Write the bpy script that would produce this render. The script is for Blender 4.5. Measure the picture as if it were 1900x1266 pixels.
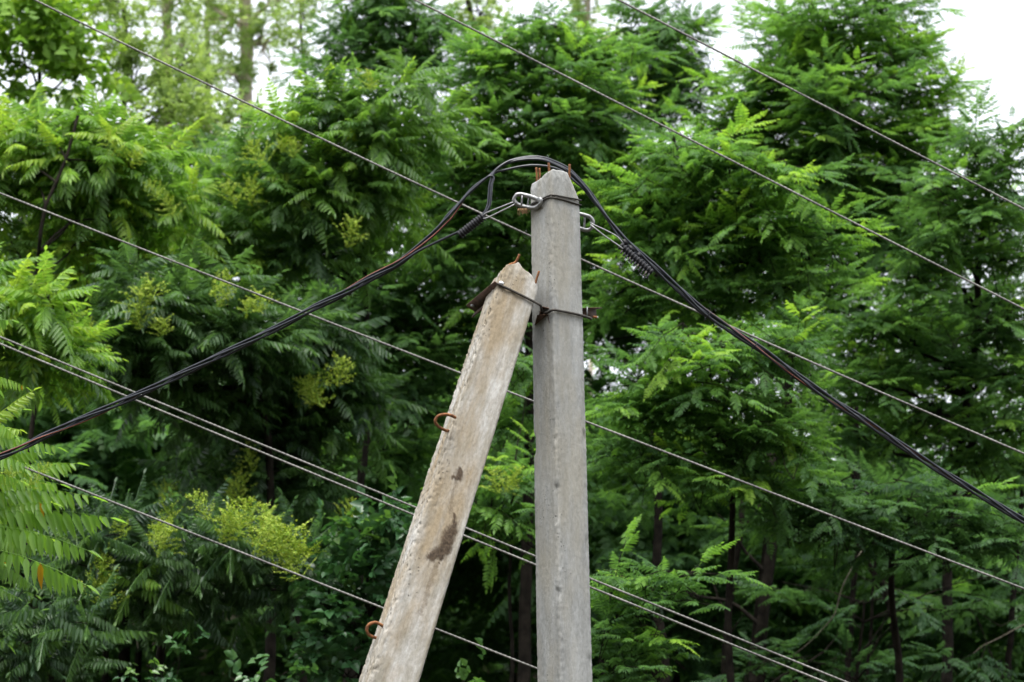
import bpy, math, random
import numpy as np
from mathutils import Vector, Matrix, noise

# ------------------------------------------------------------------ clear
for o in list(bpy.data.objects):
    bpy.data.objects.remove(o)
scene = bpy.context.scene
C = scene.collection

# ------------------------------------------------------------------ camera
CAMZ = 1.6
PITCH = math.radians(15.0)
HFOV = math.radians(22.0)
FPX = 950.0 / math.tan(HFOV / 2)          # focal length in photo pixels (1900 wide)
cam_d = bpy.data.cameras.new('camera')
cam = bpy.data.objects.new('camera', cam_d)
C.objects.link(cam)
cam.location = (0, 0, CAMZ)
cam.rotation_euler = (math.pi / 2 + PITCH, 0, 0)
cam_d.sensor_width = 22.3
cam_d.sensor_fit = 'HORIZONTAL'
cam_d.lens = 11.15 / math.tan(HFOV / 2)
cam_d.clip_start = 0.1
cam_d.clip_end = 3000
cam_d.dof.use_dof = True
cam_d.dof.focus_distance = 11.5
cam_d.dof.aperture_fstop = 2.7
scene.camera = cam

CW = Vector((0, 0, CAMZ))
FW = Vector((0, math.cos(PITCH), math.sin(PITCH)))
UPV = Vector((0, -math.sin(PITCH), math.cos(PITCH)))
RT = Vector((1, 0, 0))


def P(px, py, d):
    return CW + FW * d + RT * ((px - 950) / FPX * d) + UPV * ((633 - py) / FPX * d)


# ------------------------------------------------------------------ sky and sun
SUN_EL, SUN_AZ = 70.0, 188.0               # azimuth clockwise from +Y
world = bpy.data.worlds.new('World')
scene.world = world
world.use_nodes = True
wn = world.node_tree
wn.nodes.clear()
w_out = wn.nodes.new('ShaderNodeOutputWorld')
w_bg = wn.nodes.new('ShaderNodeBackground')
w_sky = wn.nodes.new('ShaderNodeTexSky')
w_sky.sky_type = 'NISHITA'
w_sky.sun_disc = False
w_sky.sun_elevation = math.radians(SUN_EL)
w_sky.sun_rotation = math.radians(SUN_AZ)
w_sky.air_density = 1.0
w_sky.dust_density = 3.0
w_hs = wn.nodes.new('ShaderNodeHueSaturation')
w_hs.inputs['Saturation'].default_value = 0.22
w_bg.inputs['Strength'].default_value = 0.15
wn.links.new(w_sky.outputs['Color'], w_hs.inputs['Color'])
wn.links.new(w_hs.outputs['Color'], w_bg.inputs['Color'])
wn.links.new(w_bg.outputs['Background'], w_out.inputs['Surface'])

sun_d = bpy.data.lights.new('sun', 'SUN')
sun_d.energy = 1.0
sun_d.angle = math.radians(25)
sun_d.color = (1.0, 0.97, 0.92)
sun = bpy.data.objects.new('sun', sun_d)
C.objects.link(sun)
_az, _el = math.radians(SUN_AZ), math.radians(SUN_EL)
sun_dir = Vector((math.sin(_az) * math.cos(_el), math.cos(_az) * math.cos(_el), math.sin(_el)))
sun.rotation_euler = (-sun_dir).to_track_quat('-Z', 'Y').to_euler()
sun.location = sun_dir * 60

scene.view_settings.view_transform = 'Standard'
scene.view_settings.look = 'None'
scene.view_settings.exposure = 1.7
scene.view_settings.gamma = 1.0
scene.cycles.max_bounces = 7
scene.cycles.diffuse_bounces = 5
scene.cycles.transmission_bounces = 4
scene.cycles.use_denoising = True


# ------------------------------------------------------------------ node helpers
class NT:
    def __init__(self, name):
        self.m = bpy.data.materials.new(name)
        self.m.use_nodes = True
        self.t = self.m.node_tree
        self.t.nodes.clear()
        self.out = self.n('ShaderNodeOutputMaterial')

    def n(self, typ, **kw):
        nd = self.t.nodes.new(typ)
        for k, v in kw.items():
            setattr(nd, k, v)
        return nd

    def l(self, a, b):
        self.t.links.new(a, b)

    def attr(self, name):
        return self.n('ShaderNodeAttribute', attribute_name=name)

    def mapping(self, vec, scale):
        mp = self.n('ShaderNodeMapping')
        mp.inputs['Scale'].default_value = scale
        self.l(vec, mp.inputs['Vector'])
        return mp.outputs['Vector']

    def noise(self, vec, scale, detail=4.0, rough=0.55):
        nd = self.n('ShaderNodeTexNoise')
        nd.inputs['Scale'].default_value = scale
        nd.inputs['Detail'].default_value = detail
        nd.inputs['Roughness'].default_value = rough
        if vec is not None:
            self.l(vec, nd.inputs['Vector'])
        return nd.outputs['Fac']

    def ramp(self, fac, stops):
        r = self.n('ShaderNodeValToRGB')
        e = r.color_ramp.elements
        while len(e) > 1:
            e.remove(e[-1])
        e[0].position = stops[0][0]
        e[0].color = tuple(stops[0][1]) + (1,) if len(stops[0][1]) == 3 else stops[0][1]
        for p, c in stops[1:]:
            x = e.new(p)
            x.color = tuple(c) + (1,) if len(c) == 3 else c
        self.l(fac, r.inputs['Fac'])
        return r.outputs['Color']

    def mix(self, fac, a, b, mode='MIX'):
        m = self.n('ShaderNodeMix', data_type='RGBA', blend_type=mode)
        if isinstance(fac, (int, float)):
            m.inputs[0].default_value = fac
        else:
            self.l(fac, m.inputs[0])
        for v, i in ((a, 6), (b, 7)):
            if isinstance(v, (tuple, list)):
                m.inputs[i].default_value = tuple(v) + (1,) if len(v) == 3 else v
            else:
                self.l(v, m.inputs[i])
        return m.outputs[2]

    def math(self, op, a, b=0.5):
        m = self.n('ShaderNodeMath', operation=op)
        for v, i in ((a, 0), (b, 1)):
            if isinstance(v, (int, float)):
                m.inputs[i].default_value = v
            else:
                self.l(v, m.inputs[i])
        return m.outputs[0]

    def bsdf(self, color, rough=0.6, metal=0.0, spec=0.5):
        b = self.n('ShaderNodeBsdfPrincipled')
        if isinstance(color, (tuple, list)):
            b.inputs['Base Color'].default_value = tuple(color) + (1,)
        else:
            self.l(color, b.inputs['Base Color'])
        if isinstance(rough, (int, float)):
            b.inputs['Roughness'].default_value = rough
        else:
            self.l(rough, b.inputs['Roughness'])
        b.inputs['Metallic'].default_value = metal
        b.inputs['Specular IOR Level'].default_value = spec
        return b

    def bump(self, h, strength, dist):
        b = self.n('ShaderNodeBump')
        b.inputs['Strength'].default_value = strength
        b.inputs['Distance'].default_value = dist
        self.l(h, b.inputs['Height'])
        return b.outputs['Normal']

    def done(self, sh):
        self.l(sh, self.out.inputs['Surface'])
        return self.m


def mat_leaf(name, stops, spec=0.35, rough=0.42, trans=0.50, tboost=(1.6, 1.65, 0.9)):
    """leaf colour follows the per-leaf 'tint' attribute (0 old and dark, 1 young and pale)"""
    k = NT(name)
    t = k.attr('tint').outputs['Fac']
    col = k.ramp(t, stops)
    b = k.bsdf(col, rough, 0, spec)
    tr = k.n('ShaderNodeBsdfTranslucent')
    tc = k.mix(1.0, col, tboost, 'MULTIPLY')
    k.l(tc, tr.inputs['Color'])
    ms = k.n('ShaderNodeMixShader')
    ms.inputs[0].default_value = trans
    k.l(b.outputs[0], ms.inputs[1])
    k.l(tr.outputs[0], ms.inputs[2])
    return k.done(ms.outputs[0])


def mat_concrete(name, base, light, tan, dark, tan_amt, pit_amt, streaky, fine_lo, stain=None):
    k = NT(name)
    lc = k.attr('lc').outputs['Vector']
    streak = k.noise(k.mapping(lc, (17, 17, 4.0)), 1.0, 7, 0.65)
    fine = k.noise(k.mapping(lc, (80, 80, 42)), 1.0, 6, 0.7)
    cloud = k.noise(k.mapping(lc, (7, 7, 2.2)), 1.0, 5, 0.6)
    c = k.mix(k.ramp(streak, [(0.38, (0, 0, 0)), (0.66, (1, 1, 1))]), base, light)
    tm = k.math('MULTIPLY', k.ramp(cloud, [(0.42, (0, 0, 0)), (0.64, (1, 1, 1))]), tan_amt)
    c = k.mix(tm, c, tan)
    st2 = k.noise(k.mapping(lc, (42, 42, 4.5)), 1.0, 5, 0.65)
    dm = k.math('MULTIPLY', k.ramp(st2, [(0.56, (0, 0, 0)), (0.75, (1, 1, 1))]), streaky)
    c = k.mix(dm, c, dark)
    fm = k.ramp(fine, [(0.25, fine_lo), (0.72, (1.1, 1.1, 1.1))])
    c = k.mix(1.0, c, fm, 'MULTIPLY')
    # small pits
    v = k.n('ShaderNodeTexVoronoi')
    v.inputs['Scale'].default_value = 1.0
    k.l(k.mapping(lc, (55, 55, 40)), v.inputs['Vector'])
    gate = k.noise(k.mapping(lc, (9, 9, 3)), 1.0, 3, 0.5)
    pit = k.ramp(v.outputs['Distance'], [(0.10, (1, 1, 1)), (0.2, (0, 0, 0))])
    pg = k.math('MULTIPLY', pit, k.ramp(gate, [(0.55, (0, 0, 0)), (0.62, (1, 1, 1))]))
    c = k.mix(k.math('MULTIPLY', pg, pit_amt), c, tuple(x * 0.35 for x in base))
    # rain-washed run marks, long and soft
    run = k.noise(k.mapping(lc, (26, 26, 0.55)), 1.0, 3, 0.5)
    c = k.mix(k.math('MULTIPLY', k.ramp(run, [(0.55, (0, 0, 0)), (0.72, (1, 1, 1))]), 0.30), c, tan)
    if stain:
        sa = k.attr('stain').outputs['Fac']
        sn = k.noise(k.mapping(lc, (150, 150, 120)), 1.0, 4, 0.65)
        sc = k.ramp(sn, [(0.3, stain[0]), (0.7, stain[1])])
        sm = k.ramp(k.math('ADD', sa, k.math('MULTIPLY', k.math('SUBTRACT', sn, 0.5), 0.9)), [(0.18, (0, 0, 0)), (0.42, (.35, .35, .35)), (0.85, (.97, .97, .97))])
        c = k.mix(sm, c, sc)
    b = k.bsdf(c, 0.88, 0, 0.25)
    h = k.math('ADD', fine, k.math('MULTIPLY', pg, -0.8))
    k.l(k.bump(h, 0.55, 0.006), b.inputs['Normal'])
    return k.done(b.outputs[0])


def mat_simple(name, c1, c2, scale, rough=0.6, metal=0.0, spec=0.4, bump=0.0):
    k = NT(name)
    tc = k.n('ShaderNodeTexCoord').outputs['Object']
    f = k.noise(tc, scale, 5, 0.6)
    c = k.ramp(f, [(0.35, c1), (0.65, c2)])
    b = k.bsdf(c, rough, metal, spec)
    if bump:
        k.l(k.bump(f, bump, 0.01), b.inputs['Normal'])
    return k.done(b.outputs[0])


M = {}
# per species: old leaf -> ordinary -> young
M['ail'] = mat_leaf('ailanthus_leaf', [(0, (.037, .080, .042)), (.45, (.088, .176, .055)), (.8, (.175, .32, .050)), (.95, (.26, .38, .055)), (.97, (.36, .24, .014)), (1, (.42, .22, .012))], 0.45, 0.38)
M['rob'] = mat_leaf('locust_leaf', [(0, (.038, .086, .040)), (.45, (.080, .172, .052)), (.8, (.160, .315, .048)), (1, (.25, .39, .055))], 0.2, 0.45, 0.50)
M['mul'] = mat_leaf('pale_leaf', [(0, (.08, .17, .03)), (.5, (.15, .28, .04)), (1, (.25, .38, .05))], 0.25, 0.5, 0.4)
M['pop'] = mat_leaf('poplar_leaf_glare_pale', [(0, (.10, .16, .06)), (.5, (.17, .26, .09)), (1, (.27, .36, .13))], 0.3, 0.45, 0.5)  # far-tree leaves lightened, sky glare put into their colour
M['vine'] = mat_leaf('vine_leaf', [(0, (.025, .075, .03)), (.5, (.042, .115, .036)), (1, (.11, .21, .04))], 0.45, 0.36, 0.3)
M['flower'] = mat_leaf('panicle_bloom', [(0, (.20, .34, .05)), (.5, (.38, .50, .08)), (1, (.56, .62, .13))], 0.2, 0.6, 0.35, (1.2, 1.2, .5))
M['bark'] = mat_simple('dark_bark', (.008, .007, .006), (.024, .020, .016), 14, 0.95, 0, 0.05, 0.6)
M['bark_pale'] = mat_simple('pale_bark', (.34, .28, .22), (.54, .47, .38), 9, 0.9, 0, 0.2, 0.5)
M['twig'] = mat_simple('grey_twig', (.07, .06, .045), (.12, .105, .08), 20, 0.9, 0, 0.2)
M['pole'] = mat_concrete('grey_concrete', (.232, .236, .226), (.335, .343, .336), (.285, .265, .212), (.155, .152, .14), 0.6, 0.85, 0.30, (.77, .768, .758))
M['brace'] = mat_concrete('tan_concrete', (.250, .233, .192), (.44, .436, .418), (.265, .212, .138), (.13, .105, .075), 0.9, 0.8, 0.5, (.66, .645, .62), ((.022, .014, .009), (.085, .060, .038)))
M['rust'] = mat_simple('rust', (.10, .042, .02), (.30, .13, .05), 60, 0.85, 0.0, 0.3, 0.4)
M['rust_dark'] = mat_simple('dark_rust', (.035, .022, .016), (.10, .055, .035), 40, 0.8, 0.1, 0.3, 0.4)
M['steel_dark'] = mat_simple('weathered_steel', (.03, .028, .026), (.075, .066, .055), 50, 0.6, 0.5, 0.5)
M['galv'] = mat_simple('galvanised_steel', (.22, .225, .225), (.36, .365, .365), 70, 0.45, 0.5, 0.5)
M['zinc'] = mat_simple('bright_zinc', (.75, .76, .78), (.85, .86, .88), 40, 0.25, 0.7, 0.6)
M['alu'] = mat_simple('dull_aluminium', (.095, .093, .085), (.19, .185, .17), 5, 0.6, 0.2, 0.35)
M['black'] = mat_simple('black_sheath', (.010, .012, .017), (.024, .028, .037), 50, 0.33, 0, 0.5)
M['stripe'] = mat_simple('red_brown_sheath', (.22, .062, .038), (.34, .12, .075), 60, 0.5, 0, 0.4)
M['polymer'] = mat_simple('black_polymer', (.008, .008, .010), (.016, .016, .019), 60, 0.55, 0, 0.3)
M['mud'] = mat_simple('dried_mud', (.055, .038, .024), (.14, .10, .065), 90, 0.95, 0, 0.15, 0.8)
M['wood'] = mat_simple('frayed_wood', (.20, .11, .05), (.40, .28, .15), 120, 0.9, 0, 0.2, 0.5)
M['soil'] = mat_simple('forest_soil', (.022, .020, .013), (.055, .050, .030), 1.5, 0.95, 0, 0.1, 0.5)


# ------------------------------------------------------------------ objects helpers
ORG = {}


def tag(o, label=None, cat=None, group=None, kind=None):
    if label: o['label'] = label
    if cat: o['category'] = cat
    if group: o['group'] = group
    if kind: o['kind'] = kind
    return o


def thing(name, label, cat, loc, group=None):
    o = bpy.data.objects.new(name, None)
    C.objects.link(o)
    o.empty_display_size = 0.1
    o.location = loc
    ORG[o.name] = Vector(loc)
    return tag(o, label, cat, group)


def make_mesh(name, verts, faces, attrs=None, smooth=False):
    """verts (N,3) array, faces: (M,k) array or list of such arrays"""
    verts = np.asarray(verts, dtype=np.float64)
    fl = faces if isinstance(faces, list) else [faces]
    fl = [np.asarray(f, dtype=np.int32) for f in fl if len(f)]
    me = bpy.data.meshes.new(name)
    me.vertices.add(len(verts))
    me.vertices.foreach_set('co', verts.astype(np.float32).ravel())
    tot = np.concatenate([np.full(len(f), f.shape[1], dtype=np.int32) for f in fl])
    idx = np.concatenate([f.ravel() for f in fl])
    me.loops.add(len(idx))
    me.loops.foreach_set('vertex_index', idx)
    me.polygons.add(len(tot))
    start = np.concatenate([[0], np.cumsum(tot)[:-1]]).astype(np.int32)
    me.polygons.foreach_set('loop_start', start)
    me.polygons.foreach_set('loop_total', tot)
    if smooth:
        me.polygons.foreach_set('use_smooth', np.ones(len(tot), dtype=bool))
    for an, (typ, dom, data) in (attrs or {}).items():
        a = me.attributes.new(an, typ, dom)
        a.data.foreach_set('value' if typ == 'FLOAT' else 'vector', np.asarray(data, dtype=np.float32).ravel())
    me.update(calc_edges=True)
    me.validate()
    return me


def part(name, verts, faces, mat, parent=None, loc=None, attrs=None, smooth=False):
    """verts in world coordinates; a child of parent, or a top-level mesh based at loc"""
    org = ORG[parent.name] if parent is not None else Vector(loc if loc is not None else (0, 0, 0))
    me = make_mesh(name, np.asarray(verts, dtype=np.float64) - np.array(org), faces, attrs, smooth)
    me.materials.append(mat)
    o = bpy.data.objects.new(name, me)
    C.objects.link(o)
    if parent is not None:
        o.parent = parent
    else:
        o.location = org
    ORG[o.name] = org
    return o


def joinm(pieces):
    """list of (verts, [face arrays]) -> one"""
    vs, fs, off = [], {}, 0
    for v, fl in pieces:
        v = np.asarray(v, dtype=np.float64)
        vs.append(v)
        for f in (fl if isinstance(fl, list) else [fl]):
            f = np.asarray(f, dtype=np.int32)
            if len(f):
                fs.setdefault(f.shape[1], []).append(f + off)
        off += len(v)
    return np.concatenate(vs), [np.concatenate(x) for x in fs.values()]


def cr(pts, n):
    """Catmull-Rom through pts, n samples in all, even in arc length"""
    p = np.array([list(x) for x in pts], dtype=np.float64)
    if len(p) == 2:
        t = np.linspace(0, 1, n)[:, None]
        return p[0] * (1 - t) + p[1] * t
    q = np.vstack([2 * p[0] - p[1], p, 2 * p[-1] - p[-2]])
    out = []
    for i in range(1, len(q) - 2):
        t = np.linspace(0, 1, 24, endpoint=False)[:, None]
        a, b, c, d = q[i - 1], q[i], q[i + 1], q[i + 2]
        out.append(0.5 * (2 * b + (c - a) * t + (2 * a - 5 * b + 4 * c - d) * t ** 2 + (3 * b - a - 3 * c + d) * t ** 3))
    out.append(p[-1:])
    o = np.vstack(out)
    s = np.concatenate([[0], np.cumsum(np.linalg.norm(np.diff(o, axis=0), axis=1))])
    u = np.linspace(0, s[-1], n)
    return np.stack([np.interp(u, s, o[:, j]) for j in range(3)], 1)


def frames(pts):
    t = np.gradient(pts, axis=0)
    t /= np.maximum(np.linalg.norm(t, axis=1, keepdims=True), 1e-9)
    n = np.zeros_like(pts)
    a = np.array([0, 0, 1.0]) if abs(t[0][2]) < 0.9 else np.array([1.0, 0, 0])
    v = a - t[0] * a.dot(t[0])
    for i in range(len(pts)):
        v = v - t[i] * v.dot(t[i])
        v = v / max(np.linalg.norm(v), 1e-9)
        n[i] = v
    return t, n, np.cross(t, n)


def tube(pts, r, seg=8, cap=True, closed=False):
    pts = np.asarray([list(x) for x in pts], dtype=np.float64)
    k = len(pts)
    r = np.broadcast_to(np.asarray(r, dtype=np.float64), (k,))
    if closed:
        ext = np.vstack([pts[-1:], pts, pts[:1]])
        t, n, b = (x[1:-1] for x in frames(ext))
    else:
        t, n, b = frames(pts)
    a = np.linspace(0, 2 * np.pi, seg, endpoint=False)
    v = pts[:, None, :] + r[:, None, None] * (np.cos(a)[None, :, None] * n[:, None, :] + np.sin(a)[None, :, None] * b[:, None, :])
    v = v.reshape(-1, 3)
    rr = k if closed else k - 1
    i = np.repeat(np.arange(rr), seg)
    j = np.tile(np.arange(seg), rr)
    i2 = (i + 1) % k
    j2 = (j + 1) % seg
    f = [np.stack([i * seg + j, i * seg + j2, i2 * seg + j2, i2 * seg + j], 1)]
    if cap and not closed:
        f.append(np.array([list(range(seg))[::-1], list(range((k - 1) * seg, k * seg))]))
    return v, f


def box(center, ax, ay, az, sx, sy, sz, bevel=0.0):
    """oriented box, chamfered edges when bevel > 0"""
    import bmesh
    bm = bmesh.new()
    bmesh.ops.create_cube(bm, size=1)
    for v in bm.verts:
        v.co = Vector((v.co.x * sx, v.co.y * sy, v.co.z * sz))
    if bevel:
        bmesh.ops.bevel(bm, geom=list(bm.edges), offset=bevel, segments=2, affect='EDGES')
    vs = [np.array(Vector(center) + Vector(ax) * v.co.x + Vector(ay) * v.co.y + Vector(az) * v.co.z) for v in bm.verts]
    bm.verts.index_update()
    fd = {}
    for f in bm.faces:
        fd.setdefault(len(f.verts), []).append([v.index for v in f.verts])
    bm.free()
    return np.array(vs), [np.array(x) for x in fd.values()]


def pv(lst):
    return [P(*x) for x in lst]


# ------------------------------------------------------------------ terrain
def tz(x, y):
    t = max(0.0, y - 15.0)
    z = 0.17 * t ** 1.13
    if y > 62:
        z0 = 0.17 * 47 ** 1.13
        z = z0 + 3.0 * (1 - math.exp(-(y - 62) / 25.0))
    lift = 1.0 + 0.25 * math.tanh(-x / 14.0) * min(1, t / 20.0)
    z *= lift
    if y < -9:                                # unseen slope behind the camera, added to block low frontal sky light
        z += min(26.0, 0.60 * (-9 - y) ** 1.02)
    z += 0.25 * noise.noise(Vector((x * 0.13, y * 0.13, 0))) * min(1, t / 6.0)
    return z


def build_ground():
    gx = np.concatenate([-np.geomspace(30, 900, 14)[::-1], np.linspace(-28, 28, 75), np.geomspace(30, 900, 14)])
    gy = np.concatenate([-np.geomspace(64, 900, 10)[::-1], np.linspace(-60, 90, 150), np.geomspace(95, 1500, 14)])
    vs = np.array([[x, y, tz(x, y)] for y in gy for x in gx])
    nx, ny = len(gx), len(gy)
    i, j = np.meshgrid(np.arange(nx - 1), np.arange(ny - 1))
    a = (j * nx + i).ravel()
    f = np.stack([a, a + 1, a + nx + 1, a + nx], 1)
    o = part('ground', vs, f, M['soil'], loc=(0, 0, 0), smooth=True)
    tag(o, 'dark wooded hillside rising behind the poles', kind='structure')


build_ground()


# ------------------------------------------------------------------ concrete shafts
def perim(n_side=34, cr_=0.12, nc=6):
    """rounded square outline on [-1,1]^2: list of (a, b, na, nb, corner)"""
    out = []
    r = cr_
    cs = [(1, 1, 0), (-1, 1, 90), (-1, -1, 180), (1, -1, 270)]
    for ci, (sx, sy, a0) in enumerate(cs):
        for k in range(nc):
            a = math.radians(a0 + 90 * k / (nc - 1))
            out.append((sx * (1 - r) + r * math.cos(a), sy * (1 - r) + r * math.sin(a), math.cos(a), math.sin(a), 1.0))
        nx_, ny_, _ = cs[(ci + 1) % 4]
        a = math.radians(a0 + 90)
        p0 = (out[-1][0], out[-1][1])
        p1 = (nx_ * (1 - r) + r * math.cos(a), ny_ * (1 - r) + r * math.sin(a))
        for k in range(1, n_side):
            t = k / n_side
            out.append((p0[0] * (1 - t) + p1[0] * t, p0[1] * (1 - t) + p1[1] * t, math.cos(a), math.sin(a), max(0, 1 - 9 * min(t, 1 - t))))
    return out


class Shaft:
    """a tapered concrete post; N and L are the unit normals of its two visible faces"""

    def __init__(self, base, top, N, Lf, hN, hL, tN, tL):
        self.base, self.top = Vector(base), Vector(top)
        self.A = (self.top - self.base).normalized()
        self.len = (self.top - self.base).length
        self.N = (Vector(N) - self.A * Vector(N).dot(self.A)).normalized()
        self.L = (Vector(Lf) - self.A * Vector(Lf).dot(self.A)).normalized()
        self.hN, self.hL, self.tN, self.tL = hN, hL, tN, tL     # half depth along N / along L at base and top

    def half(self, s):
        t = s / self.len
        return self.hN * (1 - t) + self.tN * t, self.hL * (1 - t) + self.tL * t

    def at(self, a, b, s, out=0.0):
        """a along N, b along L in [-1,1], s metres up from the base"""
        hn, hl = self.half(s)
        return self.base + self.A * s + self.N * (a * (hn + out)) + self.L * (b * (hl + out))

    def build(self, name, mat, parent, htop, disp, s0=-0.3, step=0.008, stain=None):
        pr = perim()
        st = []
        n = len(pr)
        rows = int((self.len - s0) / step)
        vs, lc = [], []
        for r in range(rows + 1):
            t = r / rows
            for (a, b, na, nb, c) in pr:
                s = s0 + (self.len + htop(a, b) - s0) * t
                d = disp(a, b, na, nb, c, s)
                hn, hl = self.half(s)
                p = self.base + self.A * s + self.N * (a * hn + na * d) + self.L * (b * hl + nb * d)
                vs.append(p[:])
                lc.append((a * hn, b * hl, s))
                st.append(stain(a, b, na, s, hl) if stain else 0.0)
        cap0 = len(vs)
        K = 7
        for q in range(1, K + 1):                    # rough end face, rings shrinking to the middle
            f = 1 - q / K
            for (a, b, na, nb, c) in pr:
                aa, bb = a * f, b * f
                s = self.len + htop(aa, bb) + 0.006 * noise.noise(Vector((aa * 9, bb * 9, 3.1)))
                hn, hl = self.half(s)
                p = self.base + self.A * s + self.N * (aa * hn) + self.L * (bb * hl)
                vs.append(p[:])
                lc.append((aa * hn, bb * hl, s))
                st.append(0.0)
        R = rows + 1 + K
        i = np.repeat(np.arange(R - 1), n)
        j = np.tile(np.arange(n), R - 1)
        j2 = (j + 1) % n
        f = np.stack([i * n + j, i * n + j2, (i + 1) * n + j2, (i + 1) * n + j], 1)
        return part(name, vs, f, mat, parent, attrs={'lc': ('FLOAT_VECTOR', 'POINT', lc), 'stain': ('FLOAT', 'POINT', st)}, smooth=True)


def n3(x, y, z):
    return noise.noise(Vector((x, y, z)))


# ---- main pole
pole_top = P(1029, 326, 11.70)
pole_mid = P(1048, 1266, 11.10)
_dir = (pole_top - pole_mid)
pole_base = pole_mid - _dir * (pole_mid.z / _dir.z)
th = math.radians(35)
PN = (math.sin(th), -math.cos(th), 0)            # right visible face
PL = (-math.cos(th), -math.sin(th), 0)           # left visible face
SP = Shaft(pole_base, pole_top, PN, PL, 0.0945, 0.0945, 0.0795, 0.0795)


def pole_h(a, b):
    x = (a * 0.574 - b * 0.819) / 1.393           # -1..1 across the picture
    h = -0.004 - 0.034 * max(0, -x - 0.1) / 0.9
    h -= 0.125 * max(0, x - 0.50) / 0.5
    return h + 0.010 * n3(a * 3, b * 3, 1.7)


def pole_d(a, b, na, nb, c, s):
    d = 0.0010 * n3(a * 4, b * 4, s * 4) + 0.0007 * n3(a * 16, b * 16, s * 40)
    if c > 0.4:
        chip = n3(a * 1.5 + 7, b * 1.5, s * 9) - 0.38
        if chip > 0:
            d -= min(0.008, chip * 0.06) * c
        d += 0.0016 * n3(a * 3, b * 3, s * 55) + 0.0012 * n3(a * 3, b * 3, s * 150)
    top = SP.len + pole_h(a, b) - s
    if top < 0.05:
        d -= 0.005 * (1 - top / 0.05) ** 2
        d += 0.003 * n3(a * 8, b * 8, s * 45)
    return d


pole = thing('utility_pole', 'tall upright grey concrete utility pole with rusty rods on its chipped top', 'utility pole', (pole_base.x, pole_base.y, 0))
SP.build('shaft', M['pole'], pole, pole_h, pole_d)


def rod(name, pts, r, mat, parent, n=10, seg=8):
    p = cr(pts, n)
    rr = r * (1 + 0.10 * np.array([n3(x[0] * 50, x[1] * 50, x[2] * 60) for x in p]))
    v, f = tube(p, rr, seg)
    return part(name, v, f, mat, parent, smooth=True)


for (x0, y0, x1, y1, d) in ((1019.5, 345, 1018, 302, 11.63), (1054.5, 352, 1057, 305, 11.66), (996, 350, 995, 311, 11.70), (1000.5, 340, 1001, 312, 11.78)):
    rod('rebar', pv([(x0, y0, d), ((x0 + x1) / 2 + .6, (y0 + y1) / 2, d), (x1, y1, d)]), 0.0055 if d < 11.68 else 0.0045, M['rust'], pole)

# ---- leaning brace
br_top = P(959, 516, 11.50)
br_low = P(721, 1266, 10.55)
_dir = (br_top - br_low)
br_base = br_low - _dir * (br_low.z / _dir.z)
bA = _dir.normalized()
thb = math.radians(17)
BN = Vector((math.sin(thb), -math.cos(thb), 0))
BN = (BN - bA * BN.dot(bA)).normalized()
BL = BN.cross(bA).normalized()
if BL.x > 0:
    BL = -BL
SB = Shaft(br_base, br_top, BN, BL, 0.108, 0.118, 0.083, 0.089)


def br_h(a, b):
    # b=+1 left edge of the front, b=-1 right edge
    h = 0.034 - (0.050 * (.35 - b) if b < .35 else 0.085 * (b - .35)) - 0.012 * (1 - a) * 0.5
    return h + 0.012 * n3(a * 2.5, b * 2.5, 9.2)


def br_d(a, b, na, nb, c, s):
    d = 0.0022 * n3(a * 3, b * 3, s * 5) + 0.0008 * n3(a * 18, b * 18, s * 45)
    rough = max(0.0, nb) + (0.30 * c if b > 0 else 0.10 * c)
    if na > .9 and b > .3:                       # the coarse skin carries on round the arris
        rough = max(rough, .42 * min(1, (b - .3) / .5) * max(0, min(1, .55 + 1.6 * n3(b * 2, 4.4, s * 2.2))))
    if rough > 0:
        d += rough * max(.15, .55 + 1.5 * n3(a * 2, 7.7, s * 2.3)) * (0.0028 * n3(a * 7, b * 7, s * 9) + 0.0030 * n3(a * 17 + 5, b * 9, s * 48 + a * 6) + 0.0028 * n3(a * 36, b * 32, s * 130))
        hole = n3(a * 9 + 3, b * 8, s * 42 + a * 9) - 0.22
        if hole > 0:
            d -= rough * min(0.010, hole * 0.05)
    top = SB.len + br_h(a, b) - s
    if top < 0.05:
        d -= 0.005 * (1 - top / 0.05) ** 2
        d += 0.003 * n3(a * 6, b * 6, s * 40)
    return d


brace = thing('brace_pole', 'leaning tan weathered concrete brace pole with rough left side, propped against the upright pole', 'brace pole', (br_base.x, br_base.y, 0))
rod('rebar', pv([(930, 524, 11.44), (932, 510, 11.44), (938, 498, 11.44), (947, 491, 11.45), (956, 487.5, 11.46), (960, 481, 11.46), (964, 472, 11.46)]), 0.0055, M['rust'], brace, 24)
rod('rebar', pv([(991.5, 537, 11.43), (995, 520, 11.43), (1000.5, 503, 11.43)]), 0.0048, M['rust'], brace)
for pts in ([(845, 775, 10.98), (837, 771, 10.96), (824, 769, 10.95), (812, 773, 10.95), (807.5, 782, 10.95), (813, 791, 10.96), (825, 798, 10.98), (833, 800, 11.02)],
            [(716, 1168, 10.62), (709, 1161, 10.60), (696, 1155, 10.59), (684, 1160, 10.59), (680.5, 1170, 10.59), (686, 1179, 10.60), (698, 1184, 10.62), (708, 1186, 10.66)]):
    rod('lifting_loop', pv(pts), 0.0066, M['rust'], brace, 26, 10)


def face_s(px, py, sh, a):
    """(b, s) of the picture point px,py on the shaft face a=+1 (its front)"""
    best = None
    p0 = sh.at(1, 0, 0)
    n = sh.N
    # ray / plane, plane tapers slightly: iterate once
    dr = (P(px, py, 1.0) - CW)
    s = 3.0
    for _ in range(4):
        q = sh.at(1, 0, s)
        t = (q - CW).dot(n) / dr.dot(n)
        h = CW + dr * t
        s = (h - sh.base).dot(sh.A)
    hn, hl = sh.half(s)
    return (h - sh.base).dot(sh.L) / hl, s


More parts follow.
